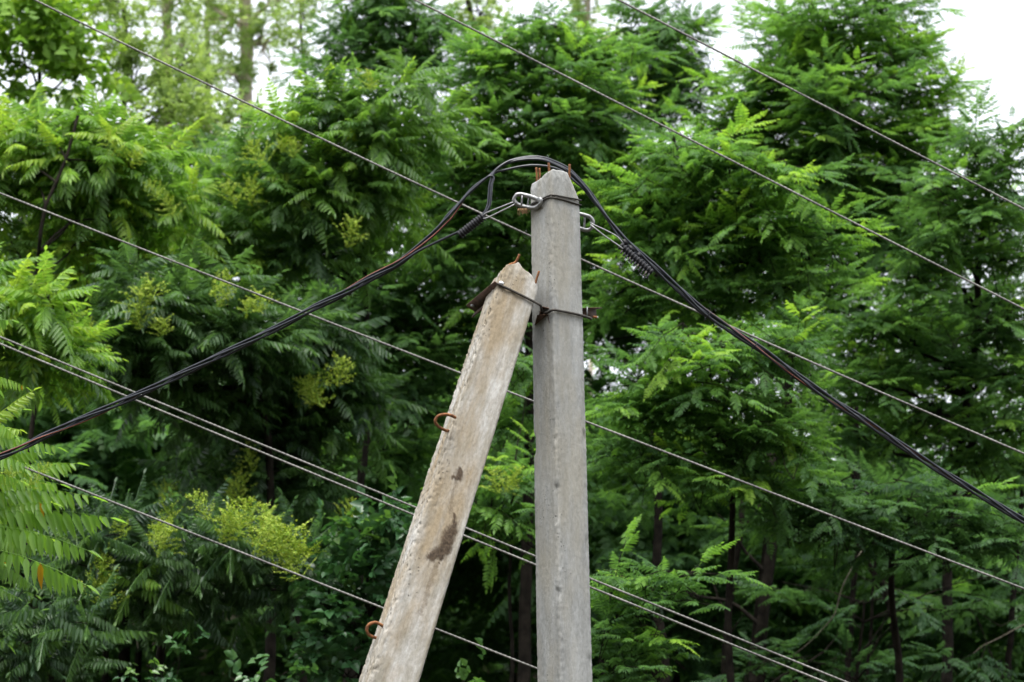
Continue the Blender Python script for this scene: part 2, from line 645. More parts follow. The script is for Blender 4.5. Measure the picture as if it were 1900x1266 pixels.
def stain_line(pts):
    out = []
    for x, y, w in pts:
        b, sv = face_s(x, y, SB, 1)
        out.append((b * SB.half(sv)[1], sv, w * 0.00235))
    return out


STAINS = [stain_line([(843, 955, 3), (843, 972, 7), (838, 984, 11), (828, 1000, 11), (825, 1012, 11), (815, 1027, 13), (797, 1034, 6)]),
          stain_line([(826, 1012, 7), (818, 1036, 6), (815, 1044, 3)]), stain_line([(838, 985, 9), (833, 1012, 8), (828, 1024, 7)]),
          stain_line([(854, 870, 4), (851, 880, 8), (849, 888, 6)]), stain_line([(841, 884, 3), (839, 890, 2)]),
          stain_line([(842, 790, 3), (832, 812, 5), (822, 832, 3)]),
          stain_line([(812, 1040, 5), (796, 1090, 6), (782, 1140, 3)]), stain_line([(848, 890, 4), (838, 925, 5), (836, 955, 4)])]


def brace_stain(a, b, na, s, hl):
    if na < .9:
        return 0.0
    u = b * hl
    m = 0.0
    for li, ln in enumerate(STAINS):
        if not (ln[0][1] - .3 < s < ln[0][1] + .3):
            continue
        for (u0, s0, w0), (u1, s1, w1) in zip(ln[:-1], ln[1:]):
            du, ds = u1 - u0, s1 - s0
            t = max(0, min(1, ((u - u0) * du + (s - s0) * ds) / (du * du + ds * ds + 1e-12)))
            d = math.hypot(u - u0 - du * t, s - s0 - ds * t)
            w = w0 + (w1 - w0) * t
            d += .010 * n3(u * 60, s * 45, 3.3) + .006 * n3(u * 170, s * 130, 8.1)
            m = max(m, min(1.0, 1.3 - .8 * d / max(w, .003)) * (.42 if li >= 5 else 1))
    return max(0.0, m)


def br_d2(a, b, na, nb, c, s):
    d = br_d(a, b, na, nb, c, s)
    if na > .9:
        m = brace_stain(a, b, na, s, SB.half(s)[1])
        if m > .4:
            d += (m - .4) * (.004 + .007 * n3(b * 14, 1.0, s * 95))
    return d


SB.build('shaft', M['brace'], brace, br_h, br_d2, step=0.0055, stain=brace_stain)

# ------------------------------------------------------------------ pole-top hardware
def ring_at(sh, s, out, tilt=0.0, jitter=0.0):
    """closed wire path hugging a shaft level (horizontal) at height s"""
    pts = []
    for (a, b) in ((1, 1), (-1, 1), (-1, -1), (1, -1)):
        for k in range(6):
            t = k / 6
            a2, b2 = {(1, 1): (-1, 1), (-1, 1): (-1, -1), (-1, -1): (1, -1), (1, -1): (1, 1)}[(a, b)]
            aa, bb = a + (a2 - a) * t, b + (b2 - b) * t
            m = max(abs(aa), abs(bb))
            rr = 1.0
            if abs(aa) > .99 and abs(bb) > .99:
                rr = .965
            pts.append(sh.at(aa * rr, bb * rr, s + tilt * (aa - bb) + jitter * math.sin(7 * aa + 3 * bb), out))
    return pts


def s_of(sh, px, py, a, b):
    """height along a shaft where its line (a,b) passes picture row py"""
    lo, hi = 0.0, sh.len
    for _ in range(40):
        m = (lo + hi) / 2
        q = sh.at(a, b, m) - CW
        y = 633 - q.dot(UPV) / q.dot(FW) * FPX
        if y > py:
            lo = m
        else:
            hi = m
    return (lo + hi) / 2


s_band = s_of(SP, 0, 362, 1, 1)
band = thing('wire_band', 'dark steel wire band wrapped around the head of the upright pole', 'wire band', tuple(SP.at(0, 0, s_band)))
v, f = tube(ring_at(SP, s_band, 0.005, 0.002), 0.0040, 8, closed=True)
part('wire_wrap', v, f, M['steel_dark'], band, smooth=True)
v, f = tube(ring_at(SP, s_band - 0.011, 0.0045, -0.003, 0.002), 0.0036, 8, closed=True)
part('wire_wrap', v, f, M['steel_dark'], band, smooth=True)


def flatbar(path, w, t, wdir, closed=True, n=60):
    """bar of rectangular section swept along a path"""
    pts = cr(list(path) + ([path[0]] if closed else []), n)
    if closed:
        pts = pts[:-1]
    ext = np.vstack([pts[-1:], pts, pts[:1]]) if closed else pts
    tt = np.gradient(ext, axis=0)
    tt = tt[1:-1] if closed else tt
    tt /= np.linalg.norm(tt, axis=1, keepdims=True)
    wd = np.array(wdir, dtype=float)
    wv = wd - tt * (tt @ wd)[:, None]
    wv /= np.linalg.norm(wv, axis=1, keepdims=True)
    nv = np.cross(tt, wv)
    prof = [(-1, -.6), (-.7, -1), (.7, -1), (1, -.6), (1, .6), (.7, 1), (-.7, 1), (-1, .6)]
    v = np.stack([pts + wv * (w * a) + nv * (t * b) for a, b in prof], 1).reshape(-1, 3)
    k, m = len(pts), len(prof)
    r_ = k if closed else k - 1
    i = np.repeat(np.arange(r_), m)
    j = np.tile(np.arange(m), r_)
    i2, j2 = (i + 1) % k, (j + 1) % m
    fl = [np.stack([i * m + j, i * m + j2, i2 * m + j2, i2 * m + j], 1)]
    if not closed:
        fl.append(np.array([list(range(m))[::-1], list(range((k - 1) * m, k * m))]))
    return v, fl


# left hook link
dl = 11.66
hookl = thing('hook_link', 'light grey galvanised hook link on the left of the pole head', 'cable hook', tuple(P(985, 374, dl)))
link = pv([(958.5, 361.5, dl), (966, 361, dl), (978, 363.5, dl - .01), (990, 367, dl - .03), (999, 371, dl - .05), (1003, 370.5, dl - .08), (1004, 375, dl - .08), (998, 383.5, dl - .05),
           (990, 386.5, dl - .03), (978, 385, dl - .01), (966, 382, dl), (957.5, 377.5, dl), (953.5, 369.5, dl)])
v, f = flatbar(link, 0.0115, 0.0068, (0.2, -1, 0.1))
part('link_ring', v, f, M['galv'], hookl, smooth=False)
for (x0, y0, x1, y1) in ((969, 363, 967.5, 382), (981, 366, 979.5, 384)):
    v, f = tube(cr(pv([(x0, y0, dl - .01), (x1, y1, dl - .01)]), 4), 0.0042, 8)
    part('cross_pin', v, f, M['galv'], hookl, smooth=True)
# right hook link
dr_ = 11.74
hookr = thing('hook_link', 'light grey galvanised hook link on the right edge of the pole, below the wire band', 'cable hook', tuple(P(1088, 412, dr_)))
link = pv([(1066, 396, dr_), (1076, 397.5, dr_), (1086, 400, dr_), (1095, 403.5, dr_), (1100.5, 412, dr_), (1097.5, 423, dr_), (1089, 427.5, dr_), (1077, 424.5, dr_), (1066, 421.5, dr_)])
v, f = flatbar(link, 0.0115, 0.0065, (0.1, -1, 0.1))
part('link_ring', v, f, M['galv'], hookr)
v, f = tube(cr(pv([(1085.5, 400, dr_), (1083.5, 426, dr_)]), 4), 0.0042, 8)
part('cross_pin', v, f, M['galv'], hookr, smooth=True)

# splintered wooden wedge under the left link
wedge = thing('wooden_wedge', 'small splintered brown wooden wedge under the left hook link', 'wedge', tuple(P(972, 392, 11.67)))
rg = random.Random(5)
pc = [box(P(972, 391, 11.67), RT, FW, UPV, 0.026, 0.03, 0.026, 0.003)]
for k in range(9):
    x = 961 + k * 2.6
    pc.append(tube(cr(pv([(x + 1, 387, 11.64), (x + rg.uniform(-2, 1), 393, 11.64), (x + rg.uniform(-4, 2), 397 + rg.uniform(0, 5), 11.64)]), 5), np.linspace(.0022, .0006, 5), 5))
v, f = joinm(pc)
part('splinters', v, f, M['wood'], wedge)

# ------------------------------------------------------------------ bracket between the poles
brk = thing('pole_bracket', 'rusty steel bracket of angle plates and threaded rods tying the brace to the upright pole', 'bracket', tuple(P(1004, 574, 11.5)))


def angle_iron(p0, p1, up, w1, w2, t):
    """L profile from p0 to p1; flange along up (width w1) and a leg across it (width w2)"""
    a = (Vector(p1) - Vector(p0))
    ln = a.length
    a.normalize()
    u = (Vector(up) - a * Vector(up).dot(a)).normalized()
    w = a.cross(u)
    c = (Vector(p0) + Vector(p1)) / 2
    return joinm([box(c, a, u, w, ln, w1, t, .001), box(c + u * (w1 / 2 - t / 2) + w * (w2 / 2 + t / 2 + .0005), a, u, w, ln * .998, t, w2, .001)])


# plate on the brace's left side, seen from below
s_pl = s_of(SB, 0, 538, 1, 1)
q0 = SB.at(1.12, 1, s_pl, .0) + SB.L * .012
q1 = q0 - SB.N * 0.37
v, f = angle_iron(P(927, 529, 11.355), P(874, 573, 11.66), RT * .85 - UPV * .5, 0.054, 0.030, 0.006)
part('angle_plate', v, f, M['rust_dark'], brk)
# plate between the two posts
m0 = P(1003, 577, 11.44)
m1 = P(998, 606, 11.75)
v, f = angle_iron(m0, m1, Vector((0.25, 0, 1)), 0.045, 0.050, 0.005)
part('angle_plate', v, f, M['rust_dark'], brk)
v, f = angle_iron(P(1007, 584, 11.44), P(997, 624, 11.62), Vector((1, 0, .2)), 0.050, 0.040, 0.005)  # extra dark plate added as stand-in for the shadow below the bracket
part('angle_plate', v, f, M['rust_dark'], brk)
# channel on the pole's right side
r0 = P(1079, 581, 11.66)
r1 = P(1106, 581, 11.80)
v, f = angle_iron(r0, r1, Vector((0, 0, 1)), 0.042, 0.03, 0.005)
part('angle_plate', v, f, M['rust_dark'], brk)
v, f = box(P(1089.5, 580.5, 11.62), RT, FW, UPV, 0.006, 0.02, 0.054, .001)
part('end_tab', v, f, M['galv'], brk)
# rods
e = SB.at(1, 1, s_pl, .008)
rod('tie_rod', [SB.at(1, face_s(x, y, SB, 1)[0], face_s(x, y, SB, 1)[1], .0085) for x, y in ((924, 529), (933, 533.5), (950, 541.5), (972, 552.5), (990, 562), (998, 567))] + [P(1004, 572, 11.40), P(1006, 578, 11.44)], 0.0056, M['steel_dark'], brk, 30, 10)
s_rd = s_of(SP, 0, 576, 1, 1)
pts = [P(1002, 579, 11.48)] + [SP.at(.55, 1, s_rd - .004, .008), SP.at(.97, .97, s_rd, .008), SP.at(.9, .5, s_rd, .0095), SP.at(1, 0, s_rd, .008), SP.at(1, -.6, s_rd - .002, .008), SP.at(1.0, -1.12, s_rd - .006, .008), SP.at(.9, -1.4, s_rd - .008, .008)]
pts[3] = SP.at(1, .5, s_rd, .008)
rod('tie_rod', pts, 0.0056, M['steel_dark'], brk, 34, 10)
# bolt ends
for (x, y, d, x2, y2, mt, r) in ((927, 524, 11.36, 934, 527.5, 'zinc', .0085), (874, 566, 11.62, 880, 568, 'galv', .007), (1100, 588.5, 11.70, 1108, 589, 'rust', .006), (1104, 588.5, 11.70, 1109.5, 589.2, 'galv', .0045)):
    v, f = tube(cr(pv([(x, y, d), (x2, y2, d - .005)]), 3), r, 6)
    part('bolt_end', v, f, M[mt], brk)

# ------------------------------------------------------------------ bundled black cable
LEFT = [(-560, 1040, 12.85), (-280, 952, 12.7), (0, 847, 12.5), (85, 807, 12.44), (170, 769, 12.38), (255, 732, 12.32), (340, 692, 12.26), (425, 651, 12.2), (510, 610, 12.13), (578, 573.5, 12.06), (640, 543, 12.0), (690, 515, 11.95), (740, 488, 11.91), (775, 462, 11.88), (808, 432, 11.85), (838, 398, 11.83), (858, 373, 11.82)]
RIGHT = [(1124, 405, 11.80), (1141, 427, 11.80), (1153, 441, 11.80), (1181, 467, 11.80), (1210, 493, 11.81), (1240, 520, 11.82), (1268, 545, 11.83), (1302, 576, 11.85), (1352, 610, 11.88), (1416, 652, 11.92), (1479, 698, 11.97), (1542, 742, 12.0), (1605, 782, 12.05), (1668, 824, 12.1), (1732, 866, 12.14), (1795, 904, 12.2), (1858, 942, 12.25), (1905, 970, 12.28), (2200, 1135, 12.5), (2480, 1275, 12.7)]
leftc = cr(pv(LEFT), 160)
rightc = cr(pv(RIGHT), 150)
ARCH = {
    0: [(880, 350), (915, 322.5), (942, 314.5), (968, 309), (989, 307), (1008, 308), (1026, 311), (1045, 319), (1067, 337), (1084, 352), (1103, 376)],
    1: [(876, 350), (912, 324), (930, 309), (950, 300.5), (968, 297), (989, 295.5), (1010, 297.5), (1032, 306.5), (1053, 318), (1070, 334), (1087, 352), (1105, 375)],
    2: [(872, 355), (905, 329), (925, 311), (945, 299), (968, 293), (989, 290.8), (1010, 293), (1032, 301), (1053, 311.5), (1070, 327), (1088, 347), (1107, 373)],
}
bundle = thing('bundled_cable', 'twisted bundle of black insulated cables bent over the pole head and running down both sides', 'cable bundle', tuple(P(989, 300, 11.85)))
RS = 0.0057


def helix(c, phase, pitch, rad, taper_end=None):
    t, n, b = frames(c)
    s = np.concatenate([[0], np.cumsum(np.linalg.norm(np.diff(c, axis=0), axis=1))])
    ph = phase + 2 * np.pi * s / pitch
    rad = rad * (1 + 0.25 * np.sin(s * 5.1 + phase))
    return c + (n * np.cos(ph)[:, None] + b * np.sin(ph)[:, None]) * rad[:, None]


for k in range(4):
    ph = k * math.pi / 2
    L_ = helix(leftc, ph, 1.05, .0118)
    R_ = helix(rightc, ph + .6, 1.2, .0118)
    if k < 3:
        A_ = np.array([list(P(x, y, 11.83 + .012 * k)) for x, y in ARCH[k]])
        path = np.vstack([L_[:-3], A_, R_[4:]])
    else:
        cut = int(np.argmin(np.linalg.norm(leftc - np.array(P(745, 485, 11.9)), axis=1)))
        A_ = np.array([list(P(x, y, d)) for x, y, d in [(775, 467, 11.86), (805, 452, 11.83), (840, 435.5, 11.80), (858, 427, 11.78), (880, 412, 11.77), (896, 398.5, 11.77), (905, 381, 11.78), (907, 360, 11.79), (909, 341, 11.8), (914, 326, 11.81), (923, 313, 11.82), (944, 299.5, 11.84), (968, 294.8, 11.85), (989, 293, 11.85), (1012, 296.3, 11.85), (1034, 305.5, 11.85), (1056, 317.5, 11.84), (1074, 335, 11.83), (1092, 356, 11.82), (1106, 377, 11.81)]])
        path = np.vstack([L_[:cut], A_, R_[4:]])
    n = 520
    path = cr(path, n)
    v, f = tube(path, RS, 10)
    st = part('strand', v, f, M['black'], bundle, smooth=True)
    if k == 2:
        t, nn, bb = frames(path)
        s = np.linspace(0, 1, n)
        ang = 1.0 + k + s * 26
        off = (nn * np.cos(ang)[:, None] + bb * np.sin(ang)[:, None]) * (RS * .70)
        v, f = tube(path + off, RS * .44, 8)
        sp = part('colour_stripe', v, f, M['stripe'], st, smooth=True)
# jumper tail from the clamp back up into the bundle
rod('jumper_tail', pv([(893, 404, 11.76), (900, 397, 11.76), (909, 381, 11.77), (911, 360, 11.78), (912.5, 343, 11.79), (916, 330, 11.80), (908, 327, 11.80), (890, 341, 11.80), (868, 361, 11.80), (842, 392, 11.81)]), 0.0055, M['black'], bundle, 50, 8)

# dead-end clamp, left
def clamp(name, label, p0, p1, r, nrib, bail_pts, group, teeth=None):
    root = thing(name, label, 'cable clamp', tuple((Vector(p0) + Vector(p1)) / 2), group)
    p0, p1 = np.array(p0), np.array(p1)
    ax = (p1 - p0)
    ln = np.linalg.norm(ax)
    t = np.linspace(0, 1, 12)
    v, f = tube(p0 + ax * t[:, None], r * (.72 + .12 * np.sin(np.pi * t)), 14)
    part('clamp_body', v, f, M['polymer'], root, smooth=True)
    for i in range(nrib):
        c = p0 + ax * ((i + .5) / nrib)
        w = ax / nrib * .27
        q = np.stack([c - w, c - w * .6, c + w * .6, c + w])
        v, f = tube(q, [r * .86, r * (1.0 + .05 * math.sin(i * 2.1)), r * (1.0 + .05 * math.sin(i * 2.1)), r * .86], 14)
        part('rib', v, f, M['polymer'], root)
    for b in bail_pts:
        rod('bail', pv(b), 0.0034, M['galv'], root, 16, 8)
    return root


clamp('anchor_clamp', 'black ribbed anchor clamp hanging by two rods left of the pole head', P(852, 437, 11.74), P(898, 401, 11.73), 0.0205, 11,
      [[(897, 400, 11.72), (903, 395, 11.71), (925, 386, 11.68), (948, 377, 11.66), (955, 375, 11.66)], [(897, 406, 11.70), (905, 404, 11.69), (928, 393, 11.67), (950, 382, 11.65), (956, 378, 11.66)], [(953, 372, 11.66), (956.5, 376, 11.65), (956, 381, 11.66)]], 'anchor clamps beside the pole head')
cr2 = clamp('anchor_clamp', 'black toothed anchor clamp under the cable bundle on the right of the pole', P(1150, 455, 11.72), P(1209, 507, 11.72), 0.0185, 12,
            [[(1096, 413, 11.74), (1101, 417, 11.72), (1125, 428, 11.72), (1146, 440, 11.72), (1156, 452, 11.72)], [(1096, 417, 11.73), (1101, 421.5, 11.70), (1122, 438, 11.70), (1145, 454, 11.70), (1156, 462, 11.70)]], 'anchor clamps beside the pole head')
# bolts of the right clamp: short pegs pointing down-left, pale ends
rg = random.Random(11)
for i in range(11):
    t = (i + .5) / 11
    x, y = 1152 + 55 * t, 463 + 47 * t
    l = 4 + 4 * t
    v, f = joinm([tube(cr(pv([(x, y, 11.70), (x - l * .55, y + l, 11.69)]), 3), .0045, 7), tube(cr(pv([(x - l * .5, y + l * .9, 11.69), (x - l * .7, y + l * 1.25, 11.69)]), 3), .0058, 6)])
    part('peg', v, f, M['polymer' if i % 3 else 'steel_dark'], cr2)
for (x, y, a) in ((1160, 450, .022), (1172, 462, .026), (1186, 474, .018)):
    ax_ = (P(x + 10, y + 9.3, 11.7) - P(x, y, 11.7)).normalized()
    v, f = box(P(x, y, 11.755), ax_, FW, ax_.cross(FW), a * 1.4, .016, .020, .003)
    part('clamp_keeper', v, f, M['polymer'], cr2)

# cable ties on the right span
gt = 'small ties around the right cable span'
for (i, lab) in ((22, 'small tie around the cable bundle just below the right anchor clamp'), (31, 'small tie around the cable bundle midway between clamp and grey wire'), (39, 'small tie around the cable bundle just above the crossing grey wire')):
    c = rightc[i]
    tg = rightc[i + 1] - rightc[i - 1]
    tg /= np.linalg.norm(tg)
    u = np.array(UPV) - tg * np.array(UPV).dot(tg)
    u /= np.linalg.norm(u)
    w = np.cross(tg, u)
    a = np.linspace(0, 2 * np.pi, 18, endpoint=False)
    ringp = c + .0185 * (np.cos(a)[:, None] * u + np.sin(a)[:, None] * w)
    tail = tube(np.stack([c - u * .017, c - u * .026 + w * .004, c - u * .038 + w * .006]), .0016, 5)
    v, f = joinm([tube(ringp, .0024, 6, closed=True), tail])
    tag(part('cable_tie', v, f, M['polymer'], loc=tuple(c), smooth=True), lab, 'cable tie', gt)

# ------------------------------------------------------------------ thin grey overhead wires
WIRES = [
    ([(60, -5), (400, 168), (700, 309), (980, 433), (1078, 480), (1300, 577), (1480, 665), (1690, 752), (1900, 842)], 'uppermost of the grey wires on the left, passing just behind the pole head'),
    ([(780, 0), (1000, 117), (1240, 246), (1470, 356), (1690, 466), (1900, 571)], 'grey stranded wire entering at the top middle, crossing the right trees above the black bundle'),
    ([(1150, -2), (1330, 95), (1500, 187), (1700, 284), (1900, 386)], 'highest grey stranded wire at the top right, partly against the white sky'),
    ([(0, 357), (235, 450), (410, 521), (640, 613), (850, 693), (985, 741), (1090, 785), (1300, 862), (1500, 935), (1700, 1017), (1900, 1096)], 'grey stranded wire passing behind both poles just below their bracket'),
    ([(0, 626), (250, 728), (400, 789), (771, 942), (868, 981), (991, 1032), (1100, 1075), (1340, 1175), (1574, 1266)], 'upper one of the close pair of grey wires low behind the poles'),
    ([(0, 638), (250, 742), (400, 804), (766, 955), (865, 995), (975, 1041), (1100, 1092), (1330, 1184), (1530, 1266)], 'lower one of the close pair of grey wires low behind the poles'),
    ([(0, 848), (34, 863), (163, 915), (326, 980), (640, 1098), (810, 1167), (995, 1241), (1060, 1266)], 'lowest grey wire, crossing the leaves at the left edge and the brace pole foot'),
]
for wi, (pp, lab) in enumerate(WIRES):
    x = np.array([p[0] for p in pp], float)
    y = np.array([p[1] for p in pp], float)
    co = np.polyfit(x, y, 2 if wi in (0, 3, 4, 5, 6) else 1)
    xs = np.linspace(-900, 2800, 40)
    dd = 14.2 + (xs / 1900) * (-1.1) + [0, .35, .7, -.1, -.25, -.33, -.5][wi] * 0.6
    pts = cr([P(a, np.polyval(co, a), d) for a, d in zip(xs, dd)], 1500)
    t, n, b = frames(pts)
    s = np.concatenate([[0], np.cumsum(np.linalg.norm(np.diff(pts, axis=0), axis=1))])
    sec = 9
    ang = np.linspace(0, 2 * np.pi, sec, endpoint=False)
    r = 0.0056 * (1 + 0.13 * np.cos(3 * ang))
    ph = 2 * np.pi * s / 0.075
    aa = ang[None, :] + ph[:, None]
    v = pts[:, None, :] + r[None, :, None] * (np.cos(aa)[:, :, None] * n[:, None, :] + np.sin(aa)[:, :, None] * b[:, None, :])
    i = np.repeat(np.arange(len(pts) - 1), sec)
    j = np.tile(np.arange(sec), len(pts) - 1)
    j2 = (j + 1) % sec
    f = np.stack([i * sec + j, i * sec + j2, (i + 1) * sec + j2, (i + 1) * sec + j], 1)
    o = part('overhead_wire', v.reshape(-1, 3), f, M['alu'], loc=tuple(pts[0]), smooth=True)
    tag(o, lab, 'wire', 'grey stranded overhead wires')

# ------------------------------------------------------------------ leaves
def leaflet(base, d, n, ln, w, six=True, bend=0.12):
    """one leaflet: half-blades folded on the midrib; returns 6 verts (or 4)"""
    d = d / np.linalg.norm(d)
    s = np.cross(n, d)
    s /= np.linalg.norm(s)
    nn = np.cross(d, s)
    tip = base + d * ln - nn * bend * ln
    if not six:
        m = base + d * ln * .45 + nn * w * .2
        return [base, m + s * w, tip, m - s * w]
    a = base + d * ln * .25 + nn * w * .35
    c = base + d * ln * .62 + nn * (w * .3 - bend * ln * .3)
    return [base, a + s * w * .92, c + s * w * .68, tip, c - s * w * .68, a - s * w * .92]


def frond(kind, seed, lod=0):
    """a pinnate leaf along +X, length 1, upper side +Z -> verts, quads, tint offset per quad"""
    rg = np.random.default_rng(seed)
    if kind == 'ail':
        npair, ll, lw, a0, droop, arc, six = 10, .25, .034, 66, 34, .30, True
    elif kind == 'ailh':                              # heavily drooping leaflets
        npair, ll, lw, a0, droop, arc, six = 11, .205, .031, 74, 68, .24, True
    else:
        npair, ll, lw, a0, droop, arc, six = 8, .21, .046, 74, 22, .20, True
    if lod:
        six = False
        npair = max(5, npair - 2)
        ll *= 1.1
        lw *= 1.35
    arc *= rg.uniform(.6, 1.4)
    sway = rg.uniform(-.12, .12)
    V, Q = [], []

    def cpt(x):
        return np.array([x * (1 - .12 * arc * x), sway * x * x, -arc * x * x])

    def ctan(x):
        d = cpt(min(1.02, x + .02)) - cpt(x - .02)
        return d / np.linalg.norm(d)

    def add(lf):
        o = len(V)
        V.extend(lf)
        if len(lf) == 6:
            Q.append([o, o + 5, o + 4, o + 3])
            Q.append([o, o + 3, o + 2, o + 1])
        else:
            Q.append([o, o + 3, o + 2, o + 1])
    for i in range(npair):
        x = .16 + .82 * (i + .3) / npair
        size = (.72 + .5 * math.sin(math.pi * min(1, (i + 1.2) / npair))) * rg.uniform(.88, 1.1)
        if i == npair - 1:
            size *= .8
        for side in (1, -1):
            T = ctan(x)
            Y = np.array([0, 1.0, 0])
            Nn = np.cross(T, Y)
            Nn /= np.linalg.norm(Nn)
            if Nn[2] < 0:
                Nn = -Nn
            A = math.radians(a0 - 22 * i / npair + rg.uniform(-7, 7))
            D = math.radians(droop + rg.uniform(-14, 14))
            d = T * math.cos(A) + side * Y * math.sin(A) * math.cos(D) - Nn * math.sin(A) * math.sin(D)
            n = Nn * math.cos(D) + side * Y * math.sin(D)
            add(leaflet(cpt(x + rg.uniform(-.012, .012)), d, n, ll * size, lw * (size ** .5), six))
    T = ctan(1.0)
    add(leaflet(cpt(1.0), T, np.array([-T[2], 0, T[0]]), ll * .8, lw, six))
    # rachis: narrow strip
    w = .007 if kind != 'rob' else .009
    xs = [0, .35, .7, 1.0]
    o = len(V)
    for x in xs:
        c = cpt(x)
        V.extend([c + [0, w, 0], c - [0, w, 0]])
    for i in range(3):
        Q.append([o + 2 * i, o + 2 * i + 1, o + 2 * i + 3, o + 2 * i + 2])
    return np.array(V), np.array(Q)


def leafclump(seed, broad=True, n=5):
    """a short sprig of simple leaves along +X (length about 1)"""
    rg = np.random.default_rng(seed)
    V, Q = [], []
    for i in range(n):
        x = .1 + .85 * i / max(1, n - 1)
        az = rg.uniform(-1.2, 1.2) + (1 if i % 2 else -1) * 1.0
        d = np.array([.5, math.sin(az), math.cos(az) * .35 - .35])
        nn = np.array([.2 * rg.normal(), .35 * rg.normal(), 1.0])
        L_ = rg.uniform(.42, .62)
        lf = leaflet(np.array([x, 0, -.1 * x * x]), d, nn, L_, L_ * (.42 if broad else .27), True, .15)
        o = len(V)
        V.extend(lf)
        Q.append([o, o + 5, o + 4, o + 3])
        Q.append([o, o + 3, o + 2, o + 1])
    return np.array(V), np.array(Q)


def uniform_templates(ts):
    return ts


TPL = {
    'ail': [frond('ail', 10 + i) for i in range(7)],
    'ailh': [frond('ailh', 30 + i) for i in range(6)],
    'rob': [frond('rob', 50 + i) for i in range(7)],
    'ail_far': [frond('ail', 70 + i, 1) for i in range(6)],
    'rob_far': [frond('rob', 90 + i, 1) for i in range(6)],
    'vine': [leafclump(110 + i, True, 5) for i in range(6)],
    'mul': [leafclump(130 + i, True, 5) for i in range(6)],
    'pop': [leafclump(150 + i, False, 6) for i in range(6)],
}


def norm(a):
    return a / np.maximum(np.linalg.norm(a, axis=-1, keepdims=True), 1e-9)


class Crown:
    yellow = 0.0

    def __init__(self):
        self.pos, self.dir, self.up, self.sc, self.ti, self.tp = [], [], [], [], [], []

    def add(self, p, d, u, s, t, kind):
        self.pos.append(p); self.dir.append(d); self.up.append(u); self.sc.append(s); self.ti.append(t); self.tp.append(kind)

    def build(self, name, mat, parent, rg):
        pos, dr, up = np.array(self.pos), norm(np.array(self.dir)), np.array(self.up)
        sc, ti = np.array(self.sc), np.array(self.ti)
        y = norm(np.cross(up, dr))
        z = np.cross(dr, y)
        kinds = np.array(self.tp)
        VV, QQ, TT, off = [], [], [], 0
        for kd in sorted(set(self.tp)):
            ts = TPL[kd]
            ch = rg.integers(0, len(ts), len(pos))
            for ti_, (v, q) in enumerate(ts):
                m = np.where((kinds == kd) & (ch == ti_))[0]
                if not len(m):
                    continue
                w = pos[m][:, None, :] + sc[m][:, None, None] * (v[None, :, 0:1] * dr[m][:, None, :] + v[None, :, 1:2] * y[m][:, None, :] + v[None, :, 2:3] * z[m][:, None, :])
                VV.append(w.reshape(-1, 3))
                QQ.append((q[None] + (np.arange(len(m)) * len(v))[:, None, None] + off).reshape(-1, 4))
                tt = ti[m][:, None] + rg.normal(0, .05, (len(m), len(q)))
                tt = np.clip(tt, 0, .95)
                if self.yellow:
                    tt[np.repeat(rg.random((len(m), (len(q) + 1) // 2)) < self.yellow, 2, axis=1)[:, :len(q)]] = 1.0
                TT.append(tt.ravel())
                off += len(m) * len(v)
        V, Q, T = np.concatenate(VV), np.concatenate(QQ), np.concatenate(TT)
        return part(name, V, Q, mat, parent, attrs={'tint': ('FLOAT', 'FACE', T)})


Z = np.array([0, 0, 1.0])
LEAF_AREA = {'ail': .105, 'ailh': .10, 'rob': .115, 'vine': .33, 'mul': .33, 'pop': .30}
STAT = {'q': 0}


def shoots_in(blob, n, rg, gap):
    """sample shoot positions in an ellipsoid, thicker near its shell and top, broken by noise gaps"""
    c, r = blob
    out = []
    seedv = rg.uniform(-50, 50, 3)
    tries = 0
    fr = 1.6 / max(.35, float(np.mean(r)))
    while len(out) < n and tries < n * 12:
        tries += 1
        u = rg.normal(size=3)
        u /= np.linalg.norm(u)
        rad = rg.uniform(.25, 1.0) ** .6
        q = u * rad
        if q[2] < -.35 and rg.random() < .55:
            continue
        p = c + q * r
        if noise.noise(Vector((p - c) * fr + seedv)) < gap:
            continue
        out.append((p, q))
    if not out:
        out.append((c.copy(), np.array([0, 0, .3])))
    return out


